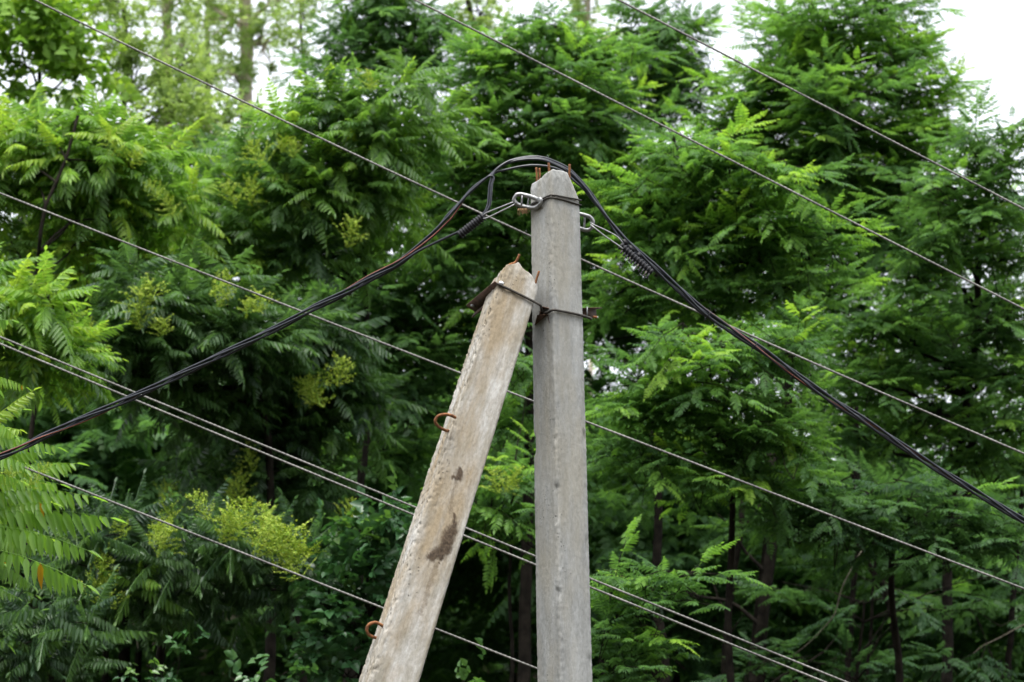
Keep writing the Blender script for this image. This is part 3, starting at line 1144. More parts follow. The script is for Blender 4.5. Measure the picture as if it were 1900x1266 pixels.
def fill(cr_, blob, kind, L, lai, rg, gap=-.12, young=.5, far=False, upright=0.0, tint0=.42):
    c, r = blob
    area = math.pi * r[0] * r[2]
    area = max(area, .006)
    kd = kind
    base = 'ail' if kind in ('ail', 'ailh') else kind
    nfr = lai * area / (LEAF_AREA[base] * L * L)
    if far:
        nfr *= .85
    tk = kind + '_far' if far and kind in ('ail', 'rob') else kind
    per = {'ail': 8, 'ailh': 8, 'rob': 10, 'vine': 6, 'mul': 7, 'pop': 8}[kind]
    if area < .1 and kind == 'vine':
        per = 3
    sh = shoots_in(blob, max(1, int(nfr / per)), rg, gap)
    segs = []
    for p, q in sh:
        segs.append((p, p, p))
        out = q.copy()
        out[2] = out[2] * .5
        tsh = tint0 + rg.normal(0, .13)
        topness = max(0, q[2])
        isy = rg.random() < young * (.35 + .65 * topness) * (np.linalg.norm(q) > .6)
        if kind in ('ail', 'ailh'):
            d = norm(out * .7 + Z * (.75 + upright) + rg.normal(0, .28, 3))
            e1 = norm(np.cross(d, np.array([.3, .9, .2])))
            e2 = np.cross(d, e1)
            k = rg.integers(6, 11)
            for i in range(k):
                f = i / (k - 1)
                phi = i * 2.4 + rg.uniform(-.3, .3)
                th_ = math.radians(22 + 78 * f ** .8 - 18 * upright + rg.uniform(-10, 10))
                dd = d * math.cos(th_) + (e1 * math.cos(phi) + e2 * math.sin(phi)) * math.sin(th_)
                up = norm(d * .5 + Z * .8)
                ln = L * (.5 + .55 * math.sin(math.pi * min(.62, .15 + .6 * f))) * rg.uniform(.7, 1.2)
                t = tsh + (.34 * (1 - f) if isy else 0)
                cr_.add(p - d * (.16 * L * 2 * f), dd, up, ln, min(t, .93) if t < 1 else 1.0, tk)
        elif kind == 'rob':
            d = norm(out * 1.0 + Z * .12 + rg.normal(0, .35, 3))
            side = norm(np.cross(Z, d))
            ll = L * rg.uniform(1.6, 2.6)
            k = rg.integers(8, 13)
            segs[-1] = (p - d * (ll * .62) , p, p + d * (ll * .5) - Z * (.16 * ll))
            for i in range(k):
                f = i / (k - 1)
                pp = p + d * (ll * (f - .5)) - Z * (.16 * ll * f * f)
                sd = 1 if i % 2 else -1
                dd = d * (.35 + .55 * f) + side * sd * (.95 - .55 * f) + Z * rg.uniform(-.28, .22) + rg.normal(0, .12, 3)
                up = Z + rg.normal(0, .22, 3) + side * sd * -.15
                t = tsh + (.38 * f if isy else 0)
                cr_.add(pp, dd, up, L * (1.05 - .25 * f) * rg.uniform(.8, 1.15), min(t, .97), tk)
        else:
            d = norm(out * 1.0 + Z * (.9 if kind == 'pop' else .25) + rg.normal(0, .4, 3))
            for i in range(per):
                dd = d * .6 + rg.normal(0, .55, 3)
                cr_.add(p + rg.normal(0, .55 * L, 3), dd, Z + rg.normal(0, .4, 3), L * rg.uniform(.75, 1.2), min(1, max(0, tsh + (.35 if isy else 0))), kind)
    return segs


def panicle_mesh(seed):
    rg = np.random.default_rng(seed)
    V, Q, T = [], [], []

    def bit(c, r):
        o = len(V)
        ax = norm(rg.normal(size=3))
        b1 = norm(np.cross(ax, rg.normal(size=3)))
        b2 = np.cross(ax, b1)
        V.extend([c + b1 * r, c + b2 * r, c - b1 * r, c - b2 * r, c + ax * r * .8])
        Q.append([o, o + 1, o + 2, o + 3]); T.append(rg.random())
        Q.append([o, o + 1, o + 4, o + 3]); T.append(rg.random())

    def stalk(a, b, w):
        o = len(V)
        s = norm(np.cross(b - a, rg.normal(size=3))) * w
        V.extend([a + s, a - s, b - s * .5, b + s * .5])
        Q.append([o, o + 1, o + 2, o + 3]); T.append(.2)
    stalk(np.array([0, 0, .15]), np.array([0, 0, .9]), .010)
    for i in range(21):
        z0 = .12 + .72 * i / 21
        az = i * 2.4 + rg.uniform(-.3, .3)
        ln = (.56 - .28 * z0) * rg.uniform(.55, 1.3)
        d = norm(np.array([math.cos(az), math.sin(az), rg.uniform(.25, 1.5)]))
        a = np.array([0, 0, z0])
        stalk(a, a + d * ln, .008)
        for k in range(20):
            t = rg.uniform(.15, 1)
            bit(a + d * ln * t + rg.normal(0, .017, 3), rg.uniform(.012, .026))
    for k in range(18):
        bit(np.array([0, 0, rg.uniform(.6, 1.02)]) + rg.normal(0, .03, 3), rg.uniform(.013, .028))
    me = make_mesh('flower_panicle', np.array(V), np.array(Q), {'tint': ('FLOAT', 'FACE', T)})
    me.materials.append(M['flower'])
    return me


PAN = [panicle_mesh(200 + i) for i in range(4)]


def limb_path(a, b, rg, n=8, sag=.12):
    a, b = np.array(a), np.array(b)
    ln = np.linalg.norm(b - a)
    mid1 = a * .65 + b * .35 + rg.normal(0, .06 * ln, 3) + Z * sag * ln * .5
    mid2 = a * .3 + b * .7 + rg.normal(0, .05 * ln, 3) + Z * sag * ln * .3
    return cr([a, mid1, mid2, b], n)


def tree(name, label, cat, kind, blobs, trunk, r0, seed, L=.5, lai=4.0, gap=-.12, young=.5, far=False, upright=0.0,
         tint0=.42, panicles=(), bark='bark', group=None, matkey=None, fronds=(), yellow=0.0, twigs=16, pscale=1.0, tipr=.35):
    """blobs: (px, py, rx, ry, depth); trunk: [(px, py, depth), ...] from high to low, carried on down to the ground"""
    rg = np.random.default_rng(seed)
    tp = [np.array(P(*t)) for t in trunk]
    low = tp[-1].copy()
    g = np.array([low[0] + rg.normal(0, .06), low[1], 0])
    g[2] = tz(g[0], g[1])
    if low[2] - g[2] > .3:
        tp = tp + [low * .4 + g * .6 + np.array([rg.normal(0, .05), rg.normal(0, .05), 0]), g - Z * .15]
    path = cr(tp, max(14, 6 * len(tp)))
    path = path + np.stack([np.array([n3(q[2] * 1.3, seed, 0), n3(q[2] * 1.3, seed, 9), 0]) * .06 for q in path])
    root = thing(name, label, cat, tuple(g), group)
    m = len(path)
    rad = np.linspace(r0 * tipr, r0, m)
    wood = [tube(path, rad, 9, cap=False)]
    crown = Crown()
    crown.yellow = yellow
    for bl in blobs:
        px, py, rx, ry, d = bl[:5]
        kd = bl[5] if len(bl) > 5 else kind
        c = np.array(P(px, py, d))
        s = d / FPX
        r = np.array([rx * s, max(rx, ry) * s * .85, ry * s])
        pts = fill(crown, (c, r), kd, L, lai, rg, gap, young, far, upright, tint0)
        cand = np.where(path[:, 2] < c[2] + .1)[0]
        j = cand[0] if len(cand) else m - 1
        far_i = j
        dist = np.linalg.norm(path[cand] - c, axis=1) + .4 * np.abs(path[cand][:, 2] - c[2] + .5) if len(cand) else [0]
        j = cand[int(np.argmin(dist))] if len(cand) else m - 1
        lr = min(rad[j] * .7, .05)
        lp = limb_path(path[j], c, rg)
        wood.append(tube(lp, np.linspace(lr, lr * .35, len(lp)), 6, cap=False))
        if pts:
            if kind == 'rob' and not far:
                for sg in pts:
                    wood.append(tube(np.array(sg), [.0042, .0034, .0015], 4, cap=False))
            for q in [pts[i][0] for i in rg.permutation(len(pts))[:twigs]]:
                k0 = lp[rg.integers(len(lp) // 2, len(lp))]
                tpth = limb_path(k0, q, rg, 5, .05)
                wood.append(tube(tpth, np.linspace(lr * .4, .003, 5), 4, cap=False))
    for (a, b, d, ln) in fronds:
        p0, p1 = np.array(P(a[0], a[1], d)), np.array(P(b[0], b[1], d - rg.uniform(-.1, .15)))
        dd = p1 - p0
        ll = np.linalg.norm(dd)
        up = Z + np.array([0, -.25, 0]) + rg.normal(0, .12, 3)
        crown.add(p0 + np.array([0, 0, .06 * ll]), dd + Z * .2 * ll, up, ll * 1.06, .62 + rg.normal(0, .06) if ln is None else ln, 'ailh')
        wood.append(tube(limb_path(tp[0], p0, rg, 6, .1), np.linspace(.012, .004, 6), 5, cap=False))
    v, f = joinm(wood)
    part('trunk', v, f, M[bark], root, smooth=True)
    co = crown.build('crown', M[matkey or ('ail' if kind in ('ail', 'ailh') else kind)], root, rg)
    STAT['q'] += len(co.data.polygons)
    for i, (px, py, d, size) in enumerate(panicles):
        d, size = d - .2, size * 1.3 * pscale
        o = bpy.data.objects.new('flower_panicle', PAN[int(rg.integers(0, 4))])
        C.objects.link(o)
        o.parent = root
        q = P(px, py, d) - Vector(g)
        sz = size * d / FPX
        o.location = (q.x, q.y, q.z - .5 * sz)
        o.scale = (sz * rg.uniform(.9, 1.35), sz * rg.uniform(.9, 1.35), sz * rg.uniform(.7, 1.0))
        o.rotation_euler = (rg.uniform(-.6, .6), rg.uniform(-.7, .7), rg.uniform(0, 6))
    return root


T_IN = 'trees and shrubs of the hillside wood'
AIL, ROB = 'tree', 'tree'

# near left edge: long drooping compound leaves
tree('ailanthus_tree', 'bright green tree at the left edge with long drooping compound leaves and yellowed leaflet tips', 'tree', 'ailh',
     [(-90, 900, 120, 150, 14.2), (-30, 930, 80, 70, 14.2), (-120, 1080, 120, 120, 14.4), (-60, 780, 60, 60, 14.3), (-160, 620, 120, 120, 14.6)],
     [(-260, 880, 14.5), (-330, 1300, 14.5)], .09, 1, L=.40, lai=1.5, young=.6, tint0=.66, yellow=.008,
     fronds=[((-70, 845), (42, 868), 13.2, .7), ((-60, 872), (36, 900), 13.2, .74), ((-30, 965), (192, 978), 13.9, 0.74), ((-40, 985), (148, 1032), 13.9, 0.72), ((-30, 1025), (142, 1098), 13.8, 0.70), ((-20, 885), (132, 872), 14.0, 0.78),
             ((-40, 930), (158, 925), 14.1, 0.76), ((-50, 900), (100, 905), 14.2, 0.80), ((-40, 815), (98, 838), 14.0, 0.78), ((-60, 770), (30, 800), 14.0, 0.82), ((-40, 700), (42, 712), 14.0, 0.84),
             ((-50, 1040), (60, 1075), 14.2, 0.67), ((-50, 860), (70, 850), 14.1, 0.78), ((-40, 1090), (24, 1110), 14.1, 0.67), ((-60, 960), (90, 960), 14.3, 0.72), ((-60, 1000), (70, 1012), 14.3, 0.67)],
     panicles=[(20, 880, 14.1, 45), (48, 885, 14.1, 40), (75, 862, 14.1, 30)])
# left, bright fronds under the forked tree
tree('ailanthus_tree', 'light green sapling at the left edge, leaves arching under the forked tree', 'tree', 'ail',
     [(20, 600, 110, 70, 18.5), (100, 570, 70, 40, 18.3), (60, 660, 110, 60, 18.7), (-80, 560, 100, 110, 18.6), (120, 640, 60, 60, 18.6)],
     [(-60, 640, 18.8), (-90, 1000, 18.8)], .05, 2, L=.37, lai=3.8, young=.9, tint0=.66)
# lower-left with the strong yellow panicles
tree('panicle_tree', 'dark blue-green tree at lower left crowned by the brightest yellow-green flower panicles', 'tree', 'ailh',
     [(250, 1000, 130, 70, 17.8), (400, 985, 130, 70, 18), (520, 1040, 100, 70, 18), (320, 1060, 170, 70, 18), (470, 1090, 110, 60, 18.2), (180, 1060, 80, 70, 17.8), (230, 1110, 110, 50, 18)],
     [(330, 1080, 18.3), (300, 1266, 18.5)], .07, 3, L=.37, lai=3.7, young=.15, tint0=.20, pscale=.88,
     panicles=[(395, 935, 17.4, 70), (455, 945, 17.4, 80), (485, 970, 17.4, 70), (565, 1040, 17.5, 70), (515, 985, 17.4, 80), (275, 985, 17.4, 60)] + [(288, 1000, 17.6, 80), (300, 985, 17.5, 60), (420, 955, 17.5, 85), (405, 975, 17.5, 70), (445, 965, 17.6, 60), (470, 985, 17.6, 75), (505, 1000, 17.6, 80), (530, 1015, 17.6, 95), (550, 1010, 17.6, 80), (500, 955, 17.8, 60), (185, 1035, 17.6, 60), (165, 1075, 17.6, 80), (240, 965, 17.7, 50), (320, 950, 17.8, 60), (520, 975, 17.7, 55), (220, 1105, 17.7, 50)])
tree('ailanthus_tree', 'shaded dark green tree in the bottom left corner', 'tree', 'ailh',
     [(40, 1130, 110, 60, 17.2), (120, 1180, 110, 60, 17.2), (30, 1230, 110, 60, 17.3), (-90, 1150, 120, 140, 17.5)],
     [(-60, 1200, 17.5), (-60, 1400, 17.5)], .05, 4, L=.36, lai=3.5, young=.1, tint0=.22)
# middle left with panicles
tree('panicle_tree', 'blue-green tree left of centre with scattered yellow panicles above the black cable', 'tree', 'ail',
     [(300, 540, 120, 60, 20), (420, 560, 110, 60, 20), (250, 620, 110, 70, 20), (370, 630, 140, 70, 20.2), (480, 610, 90, 60, 20.2), (220, 700, 90, 60, 20.3), (330, 720, 150, 60, 20.5), (470, 690, 110, 60, 20.5)],
     [(480, 720, 20.6), (505, 900, 20.7), (500, 1266, 20.8)], .075, 5, L=.37, lai=3.8, young=.25, tint0=.26,
     pscale=.8, panicles=[(258, 548, 19.7, 80), (290, 530, 19.7, 70), (265, 580, 19.6, 70), (300, 600, 19.7, 60), (385, 520, 19.7, 70), (400, 545, 19.7, 60), (455, 555, 19.8, 60), (175, 640, 19.8, 70), (185, 600, 19.8, 60), (490, 555, 19.8, 60)])
tree('panicle_tree', 'dark tree behind the paired wires with yellow panicles right of the twisted cable', 'tree', 'ail',
     [(590, 640, 100, 70, 21), (570, 720, 110, 80, 21), (640, 760, 110, 80, 21.2), (460, 830, 120, 60, 21.2), (420, 900, 130, 60, 21), (560, 880, 110, 70, 21.4), (520, 790, 90, 60, 21.3)],
     [(560, 770, 21.6), (520, 850, 21.7), (560, 1266, 21.8)], .06, 6, L=.37, lai=3.7, young=.12, tint0=.24,
     pscale=.85, panicles=[(600, 705, 20.6, 105), (625, 690, 20.6, 70), (580, 725, 20.6, 60), (445, 905, 20.6, 80), (430, 915, 20.6, 50), (470, 850, 20.7, 60), (645, 950, 20.6, 55), (300, 900, 20.6, 60)])
# upper left forked tree
tree('forked_tree', 'bright green tree at upper left with a thin forked trunk', 'tree', 'ail',
     [(130, 240, 100, 60, 20.5), (60, 270, 100, 60, 20.5), (170, 300, 130, 70, 20.6), (40, 350, 110, 70, 20.6), (270, 320, 90, 60, 20.8), (180, 390, 120, 60, 20.8), (290, 400, 90, 50, 21), (20, 450, 60, 60, 20.8), (180, 470, 90, 50, 21), (-60, 300, 90, 120, 20.8)],
     [(145, 215, 20.2), (112, 310, 20.0), (82, 390, 19.9), (77, 470, 19.9), (72, 545, 20.0)], .034, 7, L=.37, lai=3.7, young=.9, tint0=.66,
     pscale=.8, panicles=[(225, 255, 20.2, 60), (240, 285, 20.2, 50), (300, 350, 20.4, 50), (330, 380, 20.4, 60)])
# centre left tall ailanthus
tree('ailanthus_tree', 'tall green tree left of the poles, upright feathery shoots at its top', 'tree', 'ail',
     [(640, 170, 70, 45, 21.5), (720, 165, 80, 45, 21.5), (590, 230, 80, 60, 21.5), (700, 240, 120, 70, 21.5), (500, 280, 90, 60, 21.7), (620, 320, 120, 70, 21.5), (780, 240, 80, 60, 21.8), (540, 370, 120, 70, 21.6), (700, 370, 120, 70, 21.8), (430, 360, 80, 60, 21.8), (440, 440, 110, 60, 21.6), (570, 470, 120, 60, 21.8)],
     [(690, 300, 22.2), (684, 420, 22.2), (680, 560, 22.2), (676, 760, 22.3)], .05, 8, L=.37, lai=3.8, young=.8, upright=.25, tint0=.52,
     pscale=.75, panicles=[(500, 275, 21.1, 80), (520, 260, 21.1, 60), (460, 340, 21.2, 80), (440, 360, 21.2, 60), (690, 150, 21.1, 60), (640, 430, 21.3, 80), (545, 275, 21.2, 50)])
tree('locust_tree', 'dark locust tree in the shade behind the brace pole, left of its lifting loop', 'tree', 'rob',
     [(640, 560, 130, 70, 23.5), (770, 540, 110, 70, 23.5), (820, 600, 100, 70, 23.5), (740, 650, 120, 70, 23.5), (640, 640, 90, 60, 23.7), (770, 740, 110, 60, 23.5), (830, 470, 90, 60, 23.6), (720, 830, 110, 50, 23.6)],
     [(655, 540, 24), (652, 660, 24), (668, 850, 24)], .07, 9, L=.27, lai=3.6, young=.3, tint0=.32)
# locusts behind the pole head
tree('locust_tree', 'tall dark locust tree rising straight behind the pole head', 'tree', 'rob',
     [(960, 110, 100, 60, 23.5), (1040, 160, 110, 70, 23.3), (900, 190, 110, 70, 23.5), (1010, 240, 130, 70, 23.2), (880, 290, 110, 70, 23.2), (1130, 230, 90, 60, 23.4), (1090, 310, 90, 60, 23.4), (960, 340, 100, 60, 23.3), (840, 380, 90, 60, 23.4), (1120, 100, 80, 60, 23.6), (1000, 60, 80, 50, 23.6), (930, 440, 90, 60, 23.4), (1130, 400, 80, 60, 23.4)],
     [(1010, 120, 23.8), (1000, 320, 23.8), (985, 600, 23.8), (980, 900, 23.9)], .08, 10, L=.25, lai=4.0, young=.6, tint0=.42)
# right of pole upper
tree('locust_tree', 'bright green locust tree right of the pole head, pale feathery tips over the grey wire', 'tree', 'rob',
     [(1260, 290, 110, 55, 20), (1350, 300, 90, 50, 19.8), (1440, 330, 80, 45, 19.6), (1200, 370, 90, 60, 20), (1310, 380, 120, 60, 20), (1430, 420, 110, 55, 19.8), (1520, 440, 60, 40, 19.6), (1240, 460, 110, 60, 20), (1360, 480, 120, 60, 20), (1480, 520, 90, 50, 19.8), (1180, 540, 90, 50, 20.2), (1300, 560, 120, 50, 20.2)],
     [(1290, 420, 20.4), (1240, 560, 20.5), (1215, 800, 20.6)], .06, 11, L=.24, lai=4.2, young=1.0, tint0=.48)
tree('locust_tree', 'feathery locust tree filling the space under the black cable right of the pole', 'tree', 'rob',
     [(1260, 640, 90, 35, 18.4), (1360, 650, 100, 40, 18.4), (1470, 620, 70, 35, 18.6), (1210, 690, 80, 45, 18.5), (1310, 710, 120, 50, 18.4), (1420, 740, 80, 40, 18.4), (1220, 770, 90, 45, 18.5), (1340, 790, 120, 50, 18.5), (1460, 820, 60, 40, 18.4), (1190, 850, 90, 45, 18.6), (1310, 870, 110, 45, 18.6), (1420, 900, 70, 35, 18.6)],
     [(1330, 760, 18.8), (1360, 900, 18.9), (1350, 1100, 19)], .05, 12, L=.24, lai=4.2, young=.9, tint0=.44)
# tall right
tree('locust_tree', 'tallest locust tree at upper right, crown standing out against the white sky', 'tree', 'rob',
     [(1540, 40, 140, 50, 24), (1620, 110, 110, 60, 24), (1470, 150, 90, 60, 24), (1560, 180, 140, 60, 23.6), (1680, 170, 80, 60, 24.2), (1440, 230, 90, 55, 24), (1560, 260, 140, 60, 23.8), (1670, 250, 80, 55, 24), (1600, 330, 130, 60, 24), (1490, 310, 100, 60, 24), (1640, 10, 90, 50, 24.4), (1390, 180, 80, 45, 24.2), (1340, 230, 80, 45, 24.2), (1430, 140, 60, 30, 24.2), (1720, 240, 60, 50, 24.4), (1700, 330, 90, 50, 24.2), (1560, 400, 110, 50, 24.2), (1660, 420, 80, 50, 24.2), (1400, 300, 80, 50, 24.2), (1450, 50, 70, 45, 24.6), (1500, 100, 90, 50, 24.4), (1700, 100, 50, 45, 24.4)],
     [(1560, 60, 24.3), (1500, 240, 24.3), (1480, 500, 24.4), (1430, 1000, 24.5), (1400, 1266, 24.6)], .10, 13, L=.24, lai=3.8, young=.8, tint0=.48)
tree('locust_tree', 'small locust crown at the top edge between two patches of white sky', 'tree', 'rob',
     [(1240, 60, 90, 50, 26), (1270, 110, 60, 40, 26), (1200, 130, 70, 45, 26), (1180, 30, 60, 40, 26), (1300, 160, 80, 40, 26), (1230, 200, 80, 45, 26), (1150, 160, 70, 45, 26)],
     [(1225, 90, 26.2), (1220, 300, 26.3), (1215, 700, 26.4)], .06, 14, L=.25, lai=3.6, young=.4, tint0=.38)
tree('locust_tree', 'locust tree at the right edge whose sprays reach out into the sky', 'tree', 'rob',
     [(1800, 270, 100, 40, 22), (1860, 330, 80, 50, 22), (1740, 350, 90, 50, 22), (1830, 400, 100, 50, 22), (1900, 250, 40, 40, 22), (1740, 440, 100, 50, 22), (1860, 480, 90, 50, 22), (1700, 510, 80, 45, 22), (1830, 600, 100, 50, 22), (1880, 690, 70, 50, 22), (1760, 680, 80, 40, 22.2), (1650, 620, 90, 50, 22.2), (1720, 770, 90, 45, 22.2), (1810, 850, 90, 40, 22.4), (1620, 710, 80, 50, 22.2), (1880, 580, 80, 40, 22.2), (1900, 790, 60, 50, 22.2), (1590, 800, 90, 45, 22.4), (1600, 600, 60, 50, 22.2), (1700, 600, 90, 50, 23), (1780, 630, 90, 50, 23), (1840, 760, 90, 50, 23), (1660, 670, 90, 50, 23.2), (1900, 870, 70, 50, 23), (1760, 810, 90, 45, 23)],
     [(1830, 420, 22.4), (1800, 700, 22.4), (1760, 1000, 22.5)], .07, 15, L=.25, lai=3.3, young=.5, tint0=.38, gap=-.10)
tree('locust_tree', 'low dark locust canopy at lower right, over bare dark trunks', 'tree', 'rob',
     [(1500, 900, 90, 40, 19), (1590, 940, 110, 45, 19), (1700, 930, 110, 45, 19), (1800, 960, 90, 45, 19), (1540, 970, 90, 35, 19), (1660, 990, 110, 35, 19), (1770, 1020, 90, 35, 19), (1870, 1000, 60, 40, 19), (1450, 950, 70, 40, 19.2)],
     [(1660, 940, 19.4), (1655, 1050, 19.5), (1665, 1266, 19.6)], .055, 16, L=.25, lai=3.6, young=.25, tint0=.15)
tree('locust_sapling', 'locust sapling low beside the right side of the upright pole', 'tree', 'rob',
     [(1150, 1060, 80, 40, 16.5), (1240, 1080, 80, 40, 16.5), (1300, 1110, 40, 25, 16.5), (1150, 1180, 70, 50, 16.5), (1220, 1210, 70, 40, 16.5), (1140, 1250, 80, 40, 16.5), (1180, 1130, 60, 40, 16.7)],
     [(1150, 1150, 16.8), (1120, 1266, 16.9)], .03, 17, L=.23, lai=3.0, young=.6, tint0=.36)
tree('locust_sapling', 'light green young tree showing in the gap between brace and upright pole', 'tree', 'rob',
     [(930, 900, 60, 40, 19), (960, 960, 50, 40, 19), (900, 960, 50, 40, 19), (1000, 880, 60, 40, 19.2), (950, 790, 60, 50, 20), (970, 680, 50, 60, 20)],
     [(950, 930, 19.2), (945, 1266, 19.3)], .03, 18, L=.25, lai=3.4, young=.7, tint0=.46, panicles=[(925, 885, 18.7, 60), (945, 880, 18.7, 50), (930, 895, 18.7, 40)])
tree('locust_tree', 'dark locust tree at the top left of centre, sky showing round its crown', 'tree', 'rob',
     [(690, 30, 90, 45, 27), (770, 50, 80, 45, 27), (650, 100, 80, 45, 27), (740, 110, 90, 45, 27), (810, 120, 60, 40, 27), (700, -30, 90, 50, 27)],
     [(715, 60, 27.3), (700, 300, 27.4), (690, 700, 27.5)], .07, 19, L=.27, lai=4.2, young=.3, tint0=.32)
# pale trees top left
tree('maple_tree', 'yellow-green broadleaf tree in the top left corner', 'tree', 'mul',
     [(60, 30, 90, 45, 27), (130, 70, 60, 50, 27), (40, 100, 80, 45, 27), (150, 130, 50, 45, 27), (-60, 60, 80, 80, 27.2), (110, 0, 80, 40, 27), (20, 160, 70, 35, 27.3)],
     [(70, 60, 27.6), (75, 200, 27.6), (60, 600, 27.7)], .06, 20, L=.20, lai=3.0, young=.5, tint0=.55, twigs=16)
tree('conifer_tree', 'soft pale green tree between the yellow-green corner tree and the bare trunks', 'tree', 'pop',
     [(220, 60, 70, 80, 30), (250, 150, 70, 70, 30), (200, 0, 60, 50, 30), (300, 210, 90, 60, 30), (280, 280, 80, 40, 30), (350, 250, 60, 50, 30), (400, 290, 60, 40, 30), (330, 130, 70, 60, 30.5), (380, 180, 60, 60, 30.5), (340, 300, 90, 50, 30), (430, 220, 50, 50, 30.5), (120, 210, 90, 40, 30), (30, 240, 90, 40, 30)],
     [(230, 20, 30.3), (235, 300, 30.4), (240, 700, 30.5)], .08, 21, L=.12, lai=1.5, young=.4, tint0=.85, twigs=16)
gp = 'tall poplars against the sky'
for (x, lab, r0_, cl, sd, dep) in (
        (455, 'poplar with the thickest pale trunk, standing against the sky at upper left', .15, [(-30, 40, 60, 70), (40, 80, 55, 60), (0, -40, 70, 60), (-20, 140, 50, 40), (60, 0, 50, 50)], 22, 38),
        (308, 'pale brown poplar trunk behind the thin leaves at upper left', .10, [(0, 20, 50, 60), (30, 90, 60, 60), (-20, -30, 50, 60), (40, 180, 50, 50)], 23, 38),
        (385, 'slim poplar between the two thicker pale trunks at upper left', .06, [(0, 40, 45, 70), (10, 130, 50, 50), (0, -40, 45, 60)], 24, 40),
        (1090, 'pale poplar above the pole head, sky glare put into its leaf colour', .05, [(0, 20, 45, 60), (20, 90, 45, 50), (-20, -30, 45, 60), (30, 150, 40, 40)], 25, 40),
        (560, 'slim dark poplar leaning at the sky gap left of the top centre tree', .035, [(0, 20, 40, 60), (-20, 90, 40, 40), (20, -30, 40, 60)], 26, 36),
        (880, 'leaning poplar in the bright sky gap at the top centre', .06, [(10, 20, 60, 50), (40, 90, 50, 40), (-20, 60, 40, 40)], 27, 36)):
    lean = {560: 18, 880: 60}.get(x, 4)
    tree('poplar_tree', lab, 'tree', 'pop', [(x + a, b, rx, ry, dep) for a, b, rx, ry in cl],
         [(x - lean * .6, -120, dep + .4), (x, 60, dep + .4), (x + lean * .6, 200, dep + .4), (x + lean, 520, dep + .4)], r0_ * .9, sd, L=.13, lai=1.05, young=.5, tint0=.75,
         bark='bark_pale' if x not in (560, 880) else 'bark', group=gp, gap=-.02, twigs=22, tipr=.7)
# vine-clad shrub left of the brace
tree('vine_shrub', 'shrub smothered in small round vine leaves just left of the brace foot', 'shrub', 'vine',
     [(690, 960, 50, 40, 17.5), (720, 990, 50, 40, 17.4), (660, 1010, 60, 40, 17.5), (640, 1070, 70, 45, 17.6), (700, 1060, 50, 50, 17.4), (600, 1130, 60, 40, 17.6), (650, 1160, 60, 50, 17.5), (580, 1200, 70, 50, 17.7), (630, 1240, 70, 40, 17.6)],
     [(690, 1000, 17.7), (670, 1200, 17.8), (660, 1330, 17.8)], .03, 28, L=.13, lai=2.6, young=.25, tint0=.34, twigs=14)
tree('vine_sprig', 'upright sprig of pale vine leaves in the dark at bottom left', 'shrub', 'vine',
     [(340, 1195, 18, 22, 16.5), (330, 1225, 22, 22, 16.5), (270, 1245, 24, 16, 16.5), (300, 1258, 30, 16, 16.5)],
     [(335, 1220, 16.6), (325, 1300, 16.6)], .008, 29, L=.10, lai=1.2, young=.4, tint0=.35)
tree('vine_sprig', 'pale sprout poking up from the bottom edge left of the brace', 'shrub', 'vine',
     [(500, 1256, 40, 14, 16.3), (530, 1250, 18, 14, 16.3), (430, 1262, 24, 12, 16.3)],
     [(500, 1266, 16.4), (500, 1330, 16.4)], .008, 30, L=.12, lai=1.4, young=.6, tint0=.55)
tree('vine_sprig', 'pale sprout at the bottom edge between the two poles', 'shrub', 'vine',
     [(870, 1262, 18, 10, 16.3), (855, 1268, 24, 10, 16.3)],
     [(870, 1268, 16.4), (870, 1330, 16.4)], .008, 31, L=.12, lai=1.8, young=.8, tint0=.75)

# ------------------------------------------------------------------ the wood behind
BACK = [
    ('shadowy tree deep in the wood behind the lower left panicles', 'ail', 180, [(120, 760, 200, 120), (330, 800, 200, 110), (60, 900, 200, 100), (250, 900, 180, 100)], (200, 27)),
    ('shadowy tree deep in the wood behind the upper left forked tree', 'ail', 250, [(120, 480, 200, 110), (350, 480, 200, 110), (200, 380, 200, 80), (420, 330, 130, 70), (60, 600, 180, 100)], (260, 28)),
    ('shadowy tree deep in the wood behind the centre left tree', 'rob', 580, [(520, 420, 180, 110), (700, 430, 180, 110), (600, 300, 160, 90), (620, 570, 180, 110), (800, 330, 120, 100)], (600, 28)),
    ('shadowy tree deep in the wood behind the leaning brace', 'rob', 760, [(700, 720, 200, 110), (880, 700, 160, 110), (580, 830, 200, 110), (800, 860, 180, 100), (960, 560, 140, 110)], (760, 27)),
    ('shadowy tree deep in the wood behind the upright pole', 'rob', 1050, [(1050, 400, 170, 110), (920, 420, 150, 110), (1150, 330, 150, 80), (1080, 560, 160, 110), (1000, 290, 150, 70)], (1060, 28)),
    ('shadowy tree deep in the wood right of the upright pole', 'rob', 1250, [(1200, 620, 180, 110), (1350, 520, 160, 100), (1180, 780, 170, 100), (1340, 850, 160, 90), (1450, 640, 120, 100), (1150, 440, 110, 80), (1330, 330, 130, 60), (1500, 330, 110, 70)], (1260, 27)),
    ('shadowy tree deep in the wood under the tallest locust', 'rob', 1500, [(1480, 420, 160, 100), (1620, 420, 110, 90), (1540, 560, 110, 90), (1520, 740, 120, 90), (1600, 820, 130, 60)], (1480, 29)),
    ('shadowy tree deep in the wood at the right edge', 'rob', 1800, [(1830, 560, 60, 60), (1800, 780, 80, 40), (1890, 860, 90, 60), (1720, 880, 140, 50), (1660, 720, 90, 60), (1690, 590, 80, 50), (1850, 690, 90, 60), (1790, 470, 100, 60), (1640, 500, 80, 60), (1720, 400, 100, 60), (1850, 400, 90, 60), (1600, 660, 80, 60), (1780, 570, 90, 50), (1560, 500, 90, 60)], (1760, 29)),
]
gb = 'background trees deep in the wood'
